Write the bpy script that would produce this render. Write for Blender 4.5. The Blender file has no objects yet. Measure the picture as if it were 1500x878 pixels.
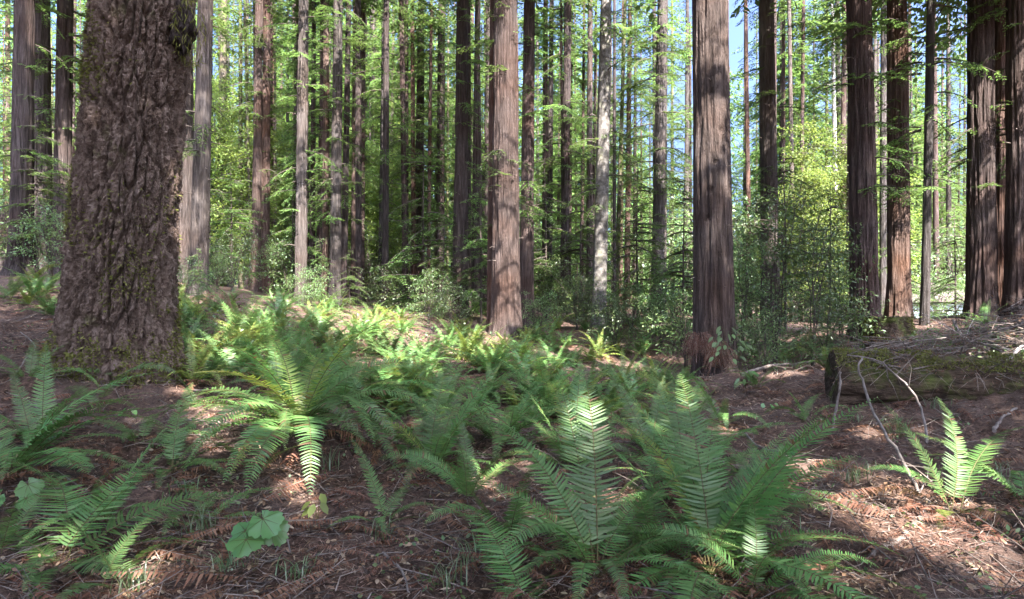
import bpy, math, random
import numpy as np
from mathutils import Vector, Matrix

SC = bpy.context.scene
COL = SC.collection
F, CX, CY, EYE = 977.0, 750.0, 439.0, 1.5          # focal length and centre in photo pixels, eye height
SUN_EL, SUN_AZ = math.radians(50), math.radians(22)  # sun behind the camera, a little to the right
TO_SUN = np.array([math.sin(SUN_AZ)*math.cos(SUN_EL), -math.cos(SUN_AZ)*math.cos(SUN_EL), math.sin(SUN_EL)])

# ---------------------------------------------------------------- noise
def _h(ix, iy, iz, s):
    a = (ix.astype(np.int64)*374761393 + iy.astype(np.int64)*668265263 + iz.astype(np.int64)*2147483647 + s*144665) & 0xffffffff
    a = ((a ^ (a >> 13))*1274126177) & 0xffffffff
    a = ((a ^ (a >> 16))*2246822519) & 0xffffffff
    return ((a ^ (a >> 15)) & 0xffffff)/float(0xffffff)

def vn(x, y, z=None, s=0):
    x = np.asarray(x, float); y = np.asarray(y, float)
    z = np.zeros_like(x) if z is None else np.asarray(z, float)
    ix, iy, iz = np.floor(x), np.floor(y), np.floor(z)
    fx, fy, fz = x-ix, y-iy, z-iz
    fx, fy, fz = [f*f*(3-2*f) for f in (fx, fy, fz)]
    r = 0
    for dx in (0, 1):
        for dy in (0, 1):
            for dz in (0, 1):
                w = (fx if dx else 1-fx)*(fy if dy else 1-fy)*(fz if dz else 1-fz)
                r = r + w*_h(ix+dx, iy+dy, iz+dz, s)
    return r

def fbm(x, y, z=None, o=4, s=0):
    a, t, r = 1.0, 0.0, 0
    z = np.zeros_like(np.asarray(x, float)) if z is None else z
    for i in range(o):
        r = r + a*vn(x*2**i, y*2**i, z*2**i, s+i*7); t += a; a *= .5
    return r/t

def voro(x, y, z, s=0):
    ix, iy, iz = np.floor(x), np.floor(y), np.floor(z)
    f1 = np.full(x.shape, 9.0); f2 = f1.copy(); idv = np.zeros_like(x)
    for dx in (-1, 0, 1):
        for dy in (-1, 0, 1):
            for dz in (-1, 0, 1):
                cx, cy, cz = ix+dx, iy+dy, iz+dz
                d = np.sqrt((cx+_h(cx, cy, cz, s)-x)**2+(cy+_h(cx, cy, cz, s+1)-y)**2+(cz+_h(cx, cy, cz, s+2)-z)**2)
                n = d < f1
                f2 = np.where(n, f1, np.minimum(f2, d)); idv = np.where(n, _h(cx, cy, cz, s+3), idv); f1 = np.where(n, d, f1)
    return f1, f2, idv

# ---------------------------------------------------------------- ground shape
ANCH = [(-4.45, 7.5, .42), (-7.5, 9, 1.05), (-15.5, 21, 2.35), (-9.3, 20, 1.75), (-11.4, 30, 1.9), (-6.5, 25, 1.15), (-4.9, 32, 1.15),
        (-1.9, 27, .85), (-.25, 20, .28), (.5, 24, .5), (3.2, 24, .5), (3.8, 12.5, -.12), (8.5, 22, .35), (8.4, 16, .45), (11, 19, .85),
        (9.8, 16, .75), (12, 17, 1.15), (6.4, 9.0, .72), (4.6, 7.2, .12), (4.9, 7.75, .34), (5.6, 7.5, .42), (6.6, 7.6, .62), (5.6, 9.6, .55), (0, 3, 0), (0, 6, .05), (-2.5, 4, .05), (3, 4, 0), (2.6, 6, .02),
        (-2.2, 7, .14), (-4.5, 5.7, .6), (-5.7, 7.3, .92), (-3.6, 5.9, .38), (-3, 7.6, .3), (-3.2, 3.4, .1), (0, 10, .15), (-3, 12, .5), (0, 14, .15), (-4.5, 4.5, .25), (4, 2.5, 0), (0, 0, 0), (-6, 16, 1.1), (0, 40, 1.0),
        (20, 35, .2), (-20, 40, 2.2), (0, 60, 1.2), (30, 60, -1), (-30, 60, 2.6), (40, 20, 1), (-40, 20, 3), (0, -20, -.5), (20, -10, .5), (-20, -10, .8)]
_A = np.array(ANCH)
def _trend(x, y):
    yy = 40*np.tanh(np.asarray(y)/40); xx = 30*np.tanh(np.asarray(x)/30)
    return np.stack([np.ones_like(xx), xx, yy, xx*yy/30], -1)
_T = _trend(_A[:, 0], _A[:, 1])
_c = np.linalg.lstsq(_T, _A[:, 2], rcond=None)[0]
_S = 2.2
def _k(x, y):
    return np.exp(-((x[..., None]-_A[:, 0])**2+(y[..., None]-_A[:, 1])**2)/(2*(_S*(1+np.abs(_A[:, 1])/14))**2))
_w = np.linalg.solve(_k(_A[:, 0], _A[:, 1])+.05*np.eye(len(_A)), _A[:, 2]-_T@_c)
MOUNDS = [(-4.4, 7.4, .16, .85), (-1.95, 6.2, .26, .5), (3.85, 12.4, .2, .7), (.5, 3.45, .06, .4), (7.4, 9.6, .3, .9), (-.25, 19.9, .2, 1.0), (8.4, 15.9, .2, .9)]
def hg(x, y):
    x = np.asarray(x, float); y = np.asarray(y, float)
    b = _trend(x, y)@_c + _k(x, y)@_w
    r = np.hypot(x, y)
    for mx, my, mh, mr in MOUNDS: b = b+mh*np.exp(-((x-mx)**2+(y-my)**2)/(mr*mr))
    b = b + .16*(fbm(x*.55+3, y*.55, None, 3, 5)-.5)*np.clip(r/6, .4, 2.2) + .05*(fbm(x*3, y*3, None, 3, 8)-.5)
    return b
def g1(x, y): return float(hg(np.array([x]), np.array([y]))[0])

def on(px, py):
    """where the photo's pixel meets the ground"""
    t = np.concatenate([np.arange(1.6, 30, .04), np.arange(30, 90, .4)])
    x = (px-CX)/F*t; z = EYE-(py-CY)/F*t
    d = z-hg(x, t)
    i = np.argmax(d < 0) if (d < 0).any() else len(t)-1
    return float(x[i]), float(t[i]), g1(x[i], t[i])
def px_at(px, py, D): return np.array([(px-CX)/F*D, D, EYE-(py-CY)/F*D])

# ---------------------------------------------------------------- mesh builder
class MB:
    def __init__(s): s.v = []; s.f = []; s.m = []; s.n = 0; s.sm = []
    def add(s, V, Q, mat=0, smooth=False):
        V = np.asarray(V, np.float32).reshape(-1, 3); Q = np.asarray(Q, np.int64)
        if len(Q) == 0: return
        s.v.append(V); s.f.append(Q+s.n); s.n += len(V)
        s.m.append(np.full(len(Q), mat, np.int32)); s.sm.append(np.full(len(Q), smooth, bool))
    def polys(s, P, mat=0, smooth=False):           # (n,k,3): n separate k-gons
        P = np.asarray(P); n, k = P.shape[:2]
        s.add(P.reshape(-1, 3), np.arange(n*k).reshape(n, k), mat, smooth)
    def grid(s, G, mat=0, smooth=True, wrap=False):
        a, b = G.shape[:2]; I = np.arange(a*b).reshape(a, b)
        J = np.roll(I, -1, 1) if wrap else I[:, 1:]
        I0 = I if wrap else I[:, :-1]
        Q = np.stack([I0[:-1], J[:-1], J[1:], I0[1:]], -1).reshape(-1, 4)
        s.add(G, Q, mat, smooth)
    def tube(s, P, R, k=5, mat=0):
        P = np.asarray(P, float); n = len(P); R = np.broadcast_to(np.asarray(R, float), (n,))
        T = np.gradient(P, axis=0); T /= np.linalg.norm(T, axis=1)[:, None]+1e-9
        ref = np.array([.3, .9, .2]) if abs(T[:, 2]).mean() > .7 else np.array([0, 0, 1.])
        A = np.cross(T, ref); A /= np.linalg.norm(A, axis=1)[:, None]+1e-9; B = np.cross(T, A)
        th = np.arange(k)*2*math.pi/k
        G = P[:, None]+R[:, None, None]*(np.cos(th)[None, :, None]*A[:, None]+np.sin(th)[None, :, None]*B[:, None])
        s.grid(G, mat, True, True)
        s.add(G[-1], [list(range(k))], mat); s.add(G[0], [list(range(k))[::-1]], mat)
    def data(s, name, mats):
        me = bpy.data.meshes.new(name)
        V = np.concatenate(s.v); me.vertices.add(len(V)); me.vertices.foreach_set('co', V.ravel())
        tot = np.concatenate([np.full(len(q), q.shape[1], np.int32) for q in s.f])
        L = np.concatenate([q.ravel() for q in s.f]).astype(np.int32)
        st = np.concatenate([[0], np.cumsum(tot)[:-1]]).astype(np.int32)
        me.loops.add(len(L)); me.loops.foreach_set('vertex_index', L)
        me.polygons.add(len(tot)); me.polygons.foreach_set('loop_start', st); me.polygons.foreach_set('loop_total', tot)
        me.polygons.foreach_set('material_index', np.concatenate(s.m)); me.polygons.foreach_set('use_smooth', np.concatenate(s.sm))
        for m in mats: me.materials.append(m)
        me.update(calc_edges=True); me.validate()
        return me
    def build(s, name, mats, parent=None, loc=None):
        return link(name, s.data(name, mats), parent, loc)

def link(name, me, parent=None, loc=None, rz=0, sc=1):
    o = bpy.data.objects.new(name, me); COL.objects.link(o)
    if parent is not None: o.parent = parent
    if loc is not None: o.location = loc
    o.rotation_euler.z = rz; o.scale = (sc,)*3 if np.isscalar(sc) else sc
    return o
def tag(o, label=None, cat=None, group=None, kind=None):
    if label: o['label'] = label
    if cat: o['category'] = cat
    if group: o['group'] = group
    if kind: o['kind'] = kind
    return o
def empty(name, loc, rz=0):
    o = bpy.data.objects.new(name, None); COL.objects.link(o); o.location = loc; o.rotation_euler.z = rz
    o.empty_display_size = .2
    return o
def unit(v): v = np.asarray(v, float); return v/(np.linalg.norm(v, axis=-1, keepdims=True)+1e-9)

# ---------------------------------------------------------------- materials
class NT:
    def __init__(s, name):
        s.m = bpy.data.materials.new(name); s.m.use_nodes = True; s.t = s.m.node_tree; s.t.nodes.clear()
        s.out = s.n('ShaderNodeOutputMaterial')
    def n(s, t, **k):
        x = s.t.nodes.new(t)
        for a, b in k.items(): setattr(x, a, b)
        return x
    def l(s, a, b): s.t.links.new(a, b)
    def set(s, sock, v):
        if hasattr(v, 'is_output'): s.l(v, sock)
        else: sock.default_value = v
    def noise(s, vec, scale, detail=4, rough=.55, dist=0):
        x = s.n('ShaderNodeTexNoise'); s.l(vec, x.inputs['Vector']); x.inputs['Scale'].default_value = scale
        x.inputs['Detail'].default_value = detail; x.inputs['Roughness'].default_value = rough; x.inputs['Distortion'].default_value = dist
        return x.outputs['Fac']
    def coords(s, scale=(1, 1, 1), kind='Object'):
        c = s.n('ShaderNodeTexCoord'); m = s.n('ShaderNodeMapping'); s.l(c.outputs[kind], m.inputs['Vector'])
        m.inputs['Scale'].default_value = scale
        return m.outputs['Vector']
    def ramp(s, fac, stops):
        r = s.n('ShaderNodeValToRGB'); s.set(r.inputs['Fac'], fac); e = r.color_ramp.elements
        while len(e) < len(stops): e.new(.5)
        for i, (p, c) in enumerate(stops): e[i].position = p; e[i].color = (*c, 1)
        return r.outputs['Color']
    def mix(s, fac, a, b, mode='MIX'):
        x = s.n('ShaderNodeMix', data_type='RGBA', blend_type=mode)
        s.set(x.inputs[0], fac)
        for i, v in ((6, a), (7, b)):
            s.set(x.inputs[i], v if hasattr(v, 'is_output') else (*v, 1))
        return x.outputs[2]
    def math(s, op, a, b=0.0):
        x = s.n('ShaderNodeMath', operation=op); s.set(x.inputs[0], a); s.set(x.inputs[1], b); return x.outputs[0]
    def rng(s, v, a, b):
        x = s.n('ShaderNodeMapRange'); s.set(x.inputs[0], v); x.inputs[3].default_value = a; x.inputs[4].default_value = b; return x.outputs[0]
    def hsv(s, col, h=.5, sa=1.0, v=1.0):
        x = s.n('ShaderNodeHueSaturation'); s.set(x.inputs['Color'], col); s.set(x.inputs['Hue'], h); s.set(x.inputs['Saturation'], sa); s.set(x.inputs['Value'], v)
        return x.outputs[0]
    def pri(s, col, rough=.9, bump=None, strength=.5, dist=.02, spec=.2):
        p = s.n('ShaderNodeBsdfPrincipled'); s.set(p.inputs['Base Color'], col if hasattr(col, 'is_output') else (*col, 1))
        p.inputs['Roughness'].default_value = rough; p.inputs['Specular IOR Level'].default_value = spec
        if bump is not None:
            b = s.n('ShaderNodeBump'); s.l(bump, b.inputs['Height']); b.inputs['Strength'].default_value = strength; b.inputs['Distance'].default_value = dist
            s.l(b.outputs[0], p.inputs['Normal'])
        s.l(p.outputs[0], s.out.inputs[0]); return s.m
    def obrand(s): return s.n('ShaderNodeObjectInfo').outputs['Random']
    def island(s): return s.n('ShaderNodeNewGeometry').outputs['Random Per Island']

def leaf_mat(name, cols, trans=.4, gloss=.06, rough=.4, tcol=None, vary=.35, brown=0.0):
    t = NT(name); isl = t.island()
    n = len(cols)
    stops = [((i+.0)/max(1, n-1)*(1-brown), col) for i, col in enumerate(cols)]+([(1-brown*.9, (.13, .075, .03))] if brown else [])
    c = t.ramp(isl, stops)
    pos = t.n('ShaderNodeNewGeometry').outputs['Position']
    big = t.noise(pos, .9, 2)
    c = t.hsv(c, t.math('ADD', t.rng(big, -.02, .02), t.rng(t.obrand(), .485, .51)), 1.0, t.math('MULTIPLY', t.rng(t.obrand(), 1-vary, 1+vary), t.rng(big, .65, 1.35)))
    d = t.n('ShaderNodeBsdfDiffuse'); t.l(c, d.inputs[0])
    tr = t.n('ShaderNodeBsdfTranslucent'); tc = t.hsv(c, .49, 1.05, 1.35); t.l(tc, tr.inputs[0])
    m1 = t.n('ShaderNodeMixShader'); m1.inputs[0].default_value = trans; t.l(d.outputs[0], m1.inputs[1]); t.l(tr.outputs[0], m1.inputs[2])
    g = t.n('ShaderNodeBsdfGlossy'); g.inputs['Roughness'].default_value = rough
    m2 = t.n('ShaderNodeMixShader'); m2.inputs[0].default_value = gloss; t.l(m1.outputs[0], m2.inputs[1]); t.l(g.outputs[0], m2.inputs[2])
    t.l(m2.outputs[0], t.out.inputs[0]); return t.m

def redwood_bark(name, dark, mid, light, moss=0.0):
    t = NT(name); v = t.coords((1, 1, .07)); v2 = t.coords((1, 1, .25)); v3 = t.coords((1, 1, 1))
    fib = t.noise(v, 46, 5, .7, .3); strip = t.noise(v, 15, 4, .65, .5); blot = t.noise(v3, .9, 3)
    fine = t.noise(v2, 60, 3)
    hgt = t.math('ADD', t.math('MULTIPLY', strip, .6), t.math('MULTIPLY', fib, .4))
    c = t.ramp(hgt, [(.33, dark), (.5, mid), (.68, light)])
    grey = t.mix(t.rng(blot, -.5, 1.1), c, t.hsv(c, .5, .35, 1.15))
    c = t.hsv(grey, .5, t.rng(t.obrand(), .8, 1.2), t.math('MULTIPLY', t.rng(t.obrand(), .8, 1.25), t.rng(fine, .75, 1.25)))
    if moss:
        c = t.mix(t.ramp(t.noise(v3, 2.2, 5, .6), [(.62-moss*.3, (0, 0, 0)), (.72-moss*.3, (1, 1, 1))]), c, (.075, .095, .025))
    return t.pri(c, .95, t.math('ADD', hgt, t.math('MULTIPLY', fine, .35)), 1.0, .09, .1)

BARK = redwood_bark('redwood_bark', (.016, .010, .007), (.058, .035, .026), (.128, .085, .066))
BARK_RED = redwood_bark('red_redwood_bark', (.032, .017, .012), (.054, .028, .019), (.125, .072, .052))
BARK_DARK = redwood_bark('dark_redwood_bark', (.013, .009, .007), (.046, .029, .024), (.11, .074, .061))
BARK_MOSS = redwood_bark('mossy_bark', (.030, .022, .014), (.09, .07, .045), (.17, .13, .09), .5)
BARK_GREY = redwood_bark('grey_bark', (.019, .014, .011), (.056, .042, .035), (.118, .092, .078))

def fir_bark():
    t = NT('fir_bark'); v = t.coords((1, 1, .45)); v1 = t.coords()
    a = t.noise(v, 14, 6, .65, .6); b = t.noise(v1, 60, 4, .7); big = t.noise(v1, 1.6, 3)
    c = t.ramp(a, [(.3, (.03, .019, .013)), (.48, (.1, .067, .05)), (.66, (.185, .135, .107))])
    c = t.mix(t.ramp(b, [(.55, (0, 0, 0)), (.75, (1, 1, 1))]), c, (.2, .152, .13))
    c = t.mix(t.ramp(t.noise(v1, 3.1, 5, .62), [(.60, (0, 0, 0)), (.74, (.75, .75, .75))]), c, (.10, .10, .04))
    c = t.hsv(c, .5, 1, t.rng(big, .75, 1.25))
    return t.pri(c, .95, t.math('ADD', a, b), .8, .03, .12)
FIRBARK = fir_bark()

def pale_bark():
    t = NT('pale_bark'); v = t.coords(); vz = t.coords((1, 1, 3.0))
    a = t.noise(v, 7, 5, .6); k = t.noise(vz, 5.5, 3, .6)
    c = t.ramp(a, [(.35, (.055, .047, .041)), (.55, (.11, .098, .088)), (.7, (.19, .17, .152))])
    c = t.mix(t.ramp(k, [(.60, (0, 0, 0)), (.68, (1, 1, 1))]), c, (.045, .04, .03))
    c = t.mix(t.ramp(t.noise(v, 2, 4), [(.55, (0, 0, 0)), (.7, (.6, .6, .6))]), c, (.15, .15, .09))
    return t.pri(c, .85, t.math('ADD', a, k), .5, .03)
PALE = pale_bark()
t = NT('bleached_wood'); DEADWOOD = t.pri(t.ramp(t.noise(t.coords((1, 1, .2)), 20, 4), [(.35, (.2, .175, .16)), (.65, (.45, .41, .38))]), .9)
t = NT('twig_bark'); TWIG = t.pri(t.hsv(t.ramp(t.noise(t.coords(), 12, 4), [(.3, (.05, .037, .03)), (.7, (.19, .15, .125))]), .5, 1, t.rng(t.island(), .5, 1.6)), .9)
t = NT('grey_stick'); STICK = t.pri(t.hsv(t.ramp(t.noise(t.coords(), 14, 4), [(.3, (.08, .062, .052)), (.7, (.2, .165, .145))]), .5, 1, t.rng(t.island(), .7, 1.3)), .9)
t = NT('limb_bark'); LIMB = t.pri((.055, .042, .034), .9)

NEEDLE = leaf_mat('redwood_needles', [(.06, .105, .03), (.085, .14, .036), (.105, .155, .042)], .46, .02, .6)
NEEDLE_SUNLIT = leaf_mat('sunlit_tint_redwood_needles', [(.05, .1, .03), (.09, .15, .036), (.14, .185, .044)], .5, .02, .6, vary=.45)  # redwood needles with sunlit brightness painted into the colour
BROAD_Y = leaf_mat('yellow_green_leaves', [(.10, .16, .034), (.13, .18, .038), (.16, .195, .045)], .55, .02, .6)
BROAD = leaf_mat('evergreen_leaves', [(.055, .105, .036), (.085, .14, .042), (.125, .165, .052)], .45, .045, .5)
FERN = leaf_mat('fern_green', [(.064, .14, .036), (.088, .172, .044), (.118, .188, .048)], .42, .04, .5, vary=.28, brown=.05)
FERN_Y = leaf_mat('fern_yellow_green', [(.12, .185, .036), (.155, .21, .042), (.2, .225, .05)], .5, .03, .5, vary=.2, brown=.06)  # yellowing fronds; the tint also paints a sunlit look into the carpet
FERN_B = leaf_mat('fern_brown', [(.09, .042, .02), (.15, .07, .034), (.22, .12, .062)], .15, .03, .6, vary=.3)
LEAFP = leaf_mat('thimbleberry_green', [(.07, .17, .035), (.09, .19, .042)], .45, .06, .4, vary=.1)
GRASS = leaf_mat('grass_green', [(.07, .12, .04), (.1, .15, .06), (.16, .17, .09)], .35, .06, .4, vary=.2)
MOSSM = leaf_mat('moss_green', [(.075, .08, .02), (.12, .12, .032), (.17, .16, .06)], .2, .0, .8, vary=.1)
DEADN = leaf_mat('dead_redwood_foliage', [(.085, .038, .02), (.14, .065, .034), (.19, .105, .062)], .2, .02, .6, vary=.2)
LITTER = leaf_mat('needle_litter', [(.045, .028, .02), (.12, .068, .046), (.22, .125, .085), (.14, .1, .074), (.36, .27, .2)], .1, .03, .6, vary=.05)
DRYLEAF = leaf_mat('dry_leaves', [(.2, .12, .055), (.3, .21, .12), (.15, .08, .04), (.34, .27, .17)], .2, .05, .5, vary=.05)

def ground_mat():
    t = NT('forest_floor'); v = t.coords()
    a = t.noise(v, 22, 6, .7); b = t.noise(v, 1.3, 4, .6); c3 = t.noise(v, 90, 3, .7)
    c = t.ramp(a, [(.3, (.018, .012, .009)), (.5, (.078, .046, .033)), (.68, (.17, .104, .075))])
    c = t.mix(t.ramp(b, [(.4, (0, 0, 0)), (.65, (.7, .7, .7))]), c, t.ramp(c3, [(.35, (.05, .034, .03)), (.65, (.17, .12, .1))]))
    return t.pri(c, .95, t.math('ADD', a, t.math('MULTIPLY', c3, .5)), .8, .04, .1)
GROUND = ground_mat()
def mosslog():
    t = NT('mossy_rotten_wood'); v = t.coords((.25, 1, 1)); v1 = t.coords()
    a = t.noise(v, 16, 5, .65); m = t.noise(v1, 3.2, 5, .6)
    c = t.ramp(a, [(.32, (.02, .014, .01)), (.55, (.065, .044, .03)), (.7, (.12, .085, .06))])
    c = t.mix(t.ramp(m, [(.5, (0, 0, 0)), (.64, (.9, .9, .9))]), c, t.ramp(a, [(.3, (.04, .05, .012)), (.7, (.1, .11, .03))]))
    return t.pri(c, .95, t.math('ADD', a, m), .9, .05, .1)
MOSSLOG = mosslog()

# ---------------------------------------------------------------- leaves, branches, crowns
def rhombs(P, D, N, L, W, mid=.45):
    P = np.asarray(P); D = unit(D); S = unit(np.cross(N, D)); n = len(P)
    L = np.broadcast_to(L, (n,))[:, None]; W = np.broadcast_to(W, (n,))[:, None]
    return np.stack([P, P+D*L*mid+S*W*.5, P+D*L, P+D*L*mid-S*W*.5], 1)
def ovals(P, D, N, L, W, bend=.12):
    P = np.asarray(P); D = unit(D); S = unit(np.cross(N, D)); N2 = np.cross(D, S); n = len(P)
    L = np.broadcast_to(L, (n,))[:, None]; W = np.broadcast_to(W, (n,))[:, None]
    return np.stack([P, P+D*L*.3+S*W*.46, P+D*L*.65+S*W*.42-N2*L*bend*.4, P+D*L-N2*L*bend, P+D*L*.65-S*W*.42-N2*L*bend*.4, P+D*L*.3-S*W*.46], 1)

def needle_branch(mb, rng, o, az, L, pitch, droop, ll, lw, gap, limb=True, keep=1.0, t0=.12):
    """one conifer limb with flat drooping sprays"""
    n = 9; t = np.linspace(0, 1, n)
    d = np.array([math.cos(az), math.sin(az), 0]); s = np.array([-d[1], d[0], 0])
    wob = rng.normal(0, .04, 2)
    def pos(t):
        t = np.asarray(t)[..., None]
        return o+d*L*t+s*L*(wob[0]*t+wob[1]*t*t)+np.array([0, 0, 1.])*L*(pitch*t-droop*t*t)
    if limb: mb.tube(pos(t), np.linspace(.012+.009*L, .004, n), 4, 1)
    nt = max(3, int(L*(1-t0)/gap))
    out = []
    for tt in np.linspace(t0, .98, nt):
        if rng.random() > keep: continue
        b = pos(tt)
        for sd in (-1, 1):
            tl = L*(.10+.30*(1-tt)**.8)*rng.uniform(.6, 1.25)
            a2 = rng.uniform(.75, 1.15)
            td = unit(d*math.cos(a2)+s*sd*math.sin(a2)+np.array([0, 0, pitch-2*droop*tt-.15+rng.normal(0, .12)]))
            m = max(2, int(tl/(ll*.42)))
            u = (np.arange(m)+.6)/m
            P = b+td*tl*u[:, None]+np.array([0, 0, -1.])*tl*.22*(u**2)[:, None]
            N0 = unit(np.array([0, 0, 1.])+rng.normal(0, .22, 3))
            side = unit(np.cross(N0, td))
            for q in (-1, 1):
                D = td*.75+side*q*.8+rng.normal(0, .16, (m, 3))
                out.append(rhombs(P, D, np.broadcast_to(N0, (m, 3))+rng.normal(0, .25, (m, 3)), ll*rng.uniform(.7, 1.2, m)*(1-.35*u), lw*rng.uniform(.8, 1.2, m)))
    if out: mb.polys(np.concatenate(out), 0)

def conifer_crown(seed, z0, z1, nb, rad, ll=.14, lw=.045, gap=.16, low=.35, keep=.85, r0=.12):
    rng = np.random.default_rng(seed); mb = MB()
    zs = z0+(z1-z0)*np.sort(rng.random(nb)**.85)
    az = 0
    for z in zs:
        u = (z-z0)/(z1-z0); az += 2.4+rng.normal(0, .5)
        prof = (low+(1-low)*min(1, u*3.0))*(1-max(0, u-.35)/.65*.8)
        L = max(.35, rad*prof*rng.uniform(.55, 1.15))
        o = np.array([math.cos(az)*r0, math.sin(az)*r0, z])
        needle_branch(mb, rng, o, az, L, rng.uniform(-.12, .18), rng.uniform(.15, .5), ll, lw, gap, keep=keep)
    return mb

def broad_clump(mb, rng, c, r, n, ll, lw, twigs=True, org=None, flat=.6):
    P = rng.normal(0, 1, (n, 3)); P = unit(P)*(rng.random((n, 1))**.5)*r*np.array([1, 1, flat])+c
    D = unit(P-c)+rng.normal(0, .55, (n, 3))+np.array([0, 0, -.25]); N = np.array([0, 0, 1.])+rng.normal(0, .5, (n, 3))
    mb.polys(ovals(P, D, N, ll*rng.uniform(.6, 1.25, n), lw*rng.uniform(.75, 1.25, n)), 0)
    if twigs:
        for i in range(max(2, n//14)):
            q = P[rng.integers(n)]; a = c if org is None else org
            m = (a+q)/2+rng.normal(0, r*.12, 3)
            mb.tube(np.array([a, m, q]), [.006, .005, .002], 3, 1)

def broad_crown(seed, h, rad, nst, ll, lw, ncl, nper, zlow=.15, stem=.03):
    """several leaning stems, leaf clumps along side limbs, gaps between"""
    rng = np.random.default_rng(seed); mb = MB()
    for i in range(nst):
        a = rng.uniform(0, 6.28); lean = rng.uniform(.1, .55)*rad
        t = np.linspace(0, 1, 7)[:, None]
        P = np.array([math.cos(a), math.sin(a), 0])*lean*t**1.5+np.array([0, 0, 1.])*h*rng.uniform(.7, 1)*t+rng.normal(0, .03*h, (7, 3))*t*.6
        P[0, :2] = np.array([math.cos(a), math.sin(a)])*stem*2
        mb.tube(P, np.linspace(stem, stem*.25, 7), 5, 1)
        for j in range(ncl//nst):
            tt = rng.uniform(zlow, 1); k = tt*6; k0 = min(5, int(k)); o = P[k0]*(1-(k-k0))+P[k0+1]*(k-k0)
            b = rng.uniform(0, 6.28); L = rad*rng.uniform(.25, 1)*(1-.55*tt)
            c = o+np.array([math.cos(b), math.sin(b), rng.uniform(-.15, .45)])*L
            mid = (o+c)/2+np.array([0, 0, .08*L])
            mb.tube(np.array([o, mid, c]), [stem*.35, stem*.25, stem*.12], 4, 1)
            broad_clump(mb, rng, c, rad*rng.uniform(.16, .3), nper, ll, lw, True, c-(c-o)*.15)
    return mb

# ---------------------------------------------------------------- trunks
def ring_trunk(R, H, lean, nseg, zs, flare, amp, seed, ridge=.085, vlen=.9, taper=.5, dents=(), knob=0.0, fh=.45, bow=0.0):
    th = np.arange(nseg)*2*math.pi/nseg; Z, T = np.meshgrid(zs, th, indexing='ij')
    zc = np.clip(Z, 0, None)
    r = R*(1-taper*zc/H)*(1+flare*np.exp(-zc/fh))
    cx, cy = np.cos(T)*R, np.sin(T)*R
    wx = .06*(fbm(cx*2, cy*2, Z*1.1, 2, seed+50)-.5)
    n1 = fbm((cx+wx)/ridge, (cy+wx)/ridge, Z/vlen, 3, seed)
    rd = 1-np.abs(2*n1-1)*2.2
    lob = fbm(cx*1.7/R*.9, cy*1.7/R*.9, Z*.12, 2, seed+9)-.5
    r = r+amp*rd+R*.22*lob*(1+1.5*np.exp(-zc/.6))+knob*R*(fbm(cx*6, cy*6, Z*6, 3, seed+77)-.5)
    for (ta, tz, rs, dp) in dents:
        da = (T-ta+math.pi) % (2*math.pi)-math.pi
        r = r-dp*np.exp(-((da*R)**2+(Z-tz)**2)/(rs*rs))
    ox = lean[0]*Z+bow*np.sin(Z*.35+seed)*np.clip(Z, 0, 1); oy = lean[1]*Z
    return np.stack([np.cos(T)*r+ox, np.sin(T)*r+oy, Z], -1)

def zlist(H, near, dz):
    z = [-.5]
    while z[-1] < near: z.append(z[-1]+dz)
    while z[-1] < H: z.append(z[-1]*1.0+max(.5, dz*6))
    return np.array(z)

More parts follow.
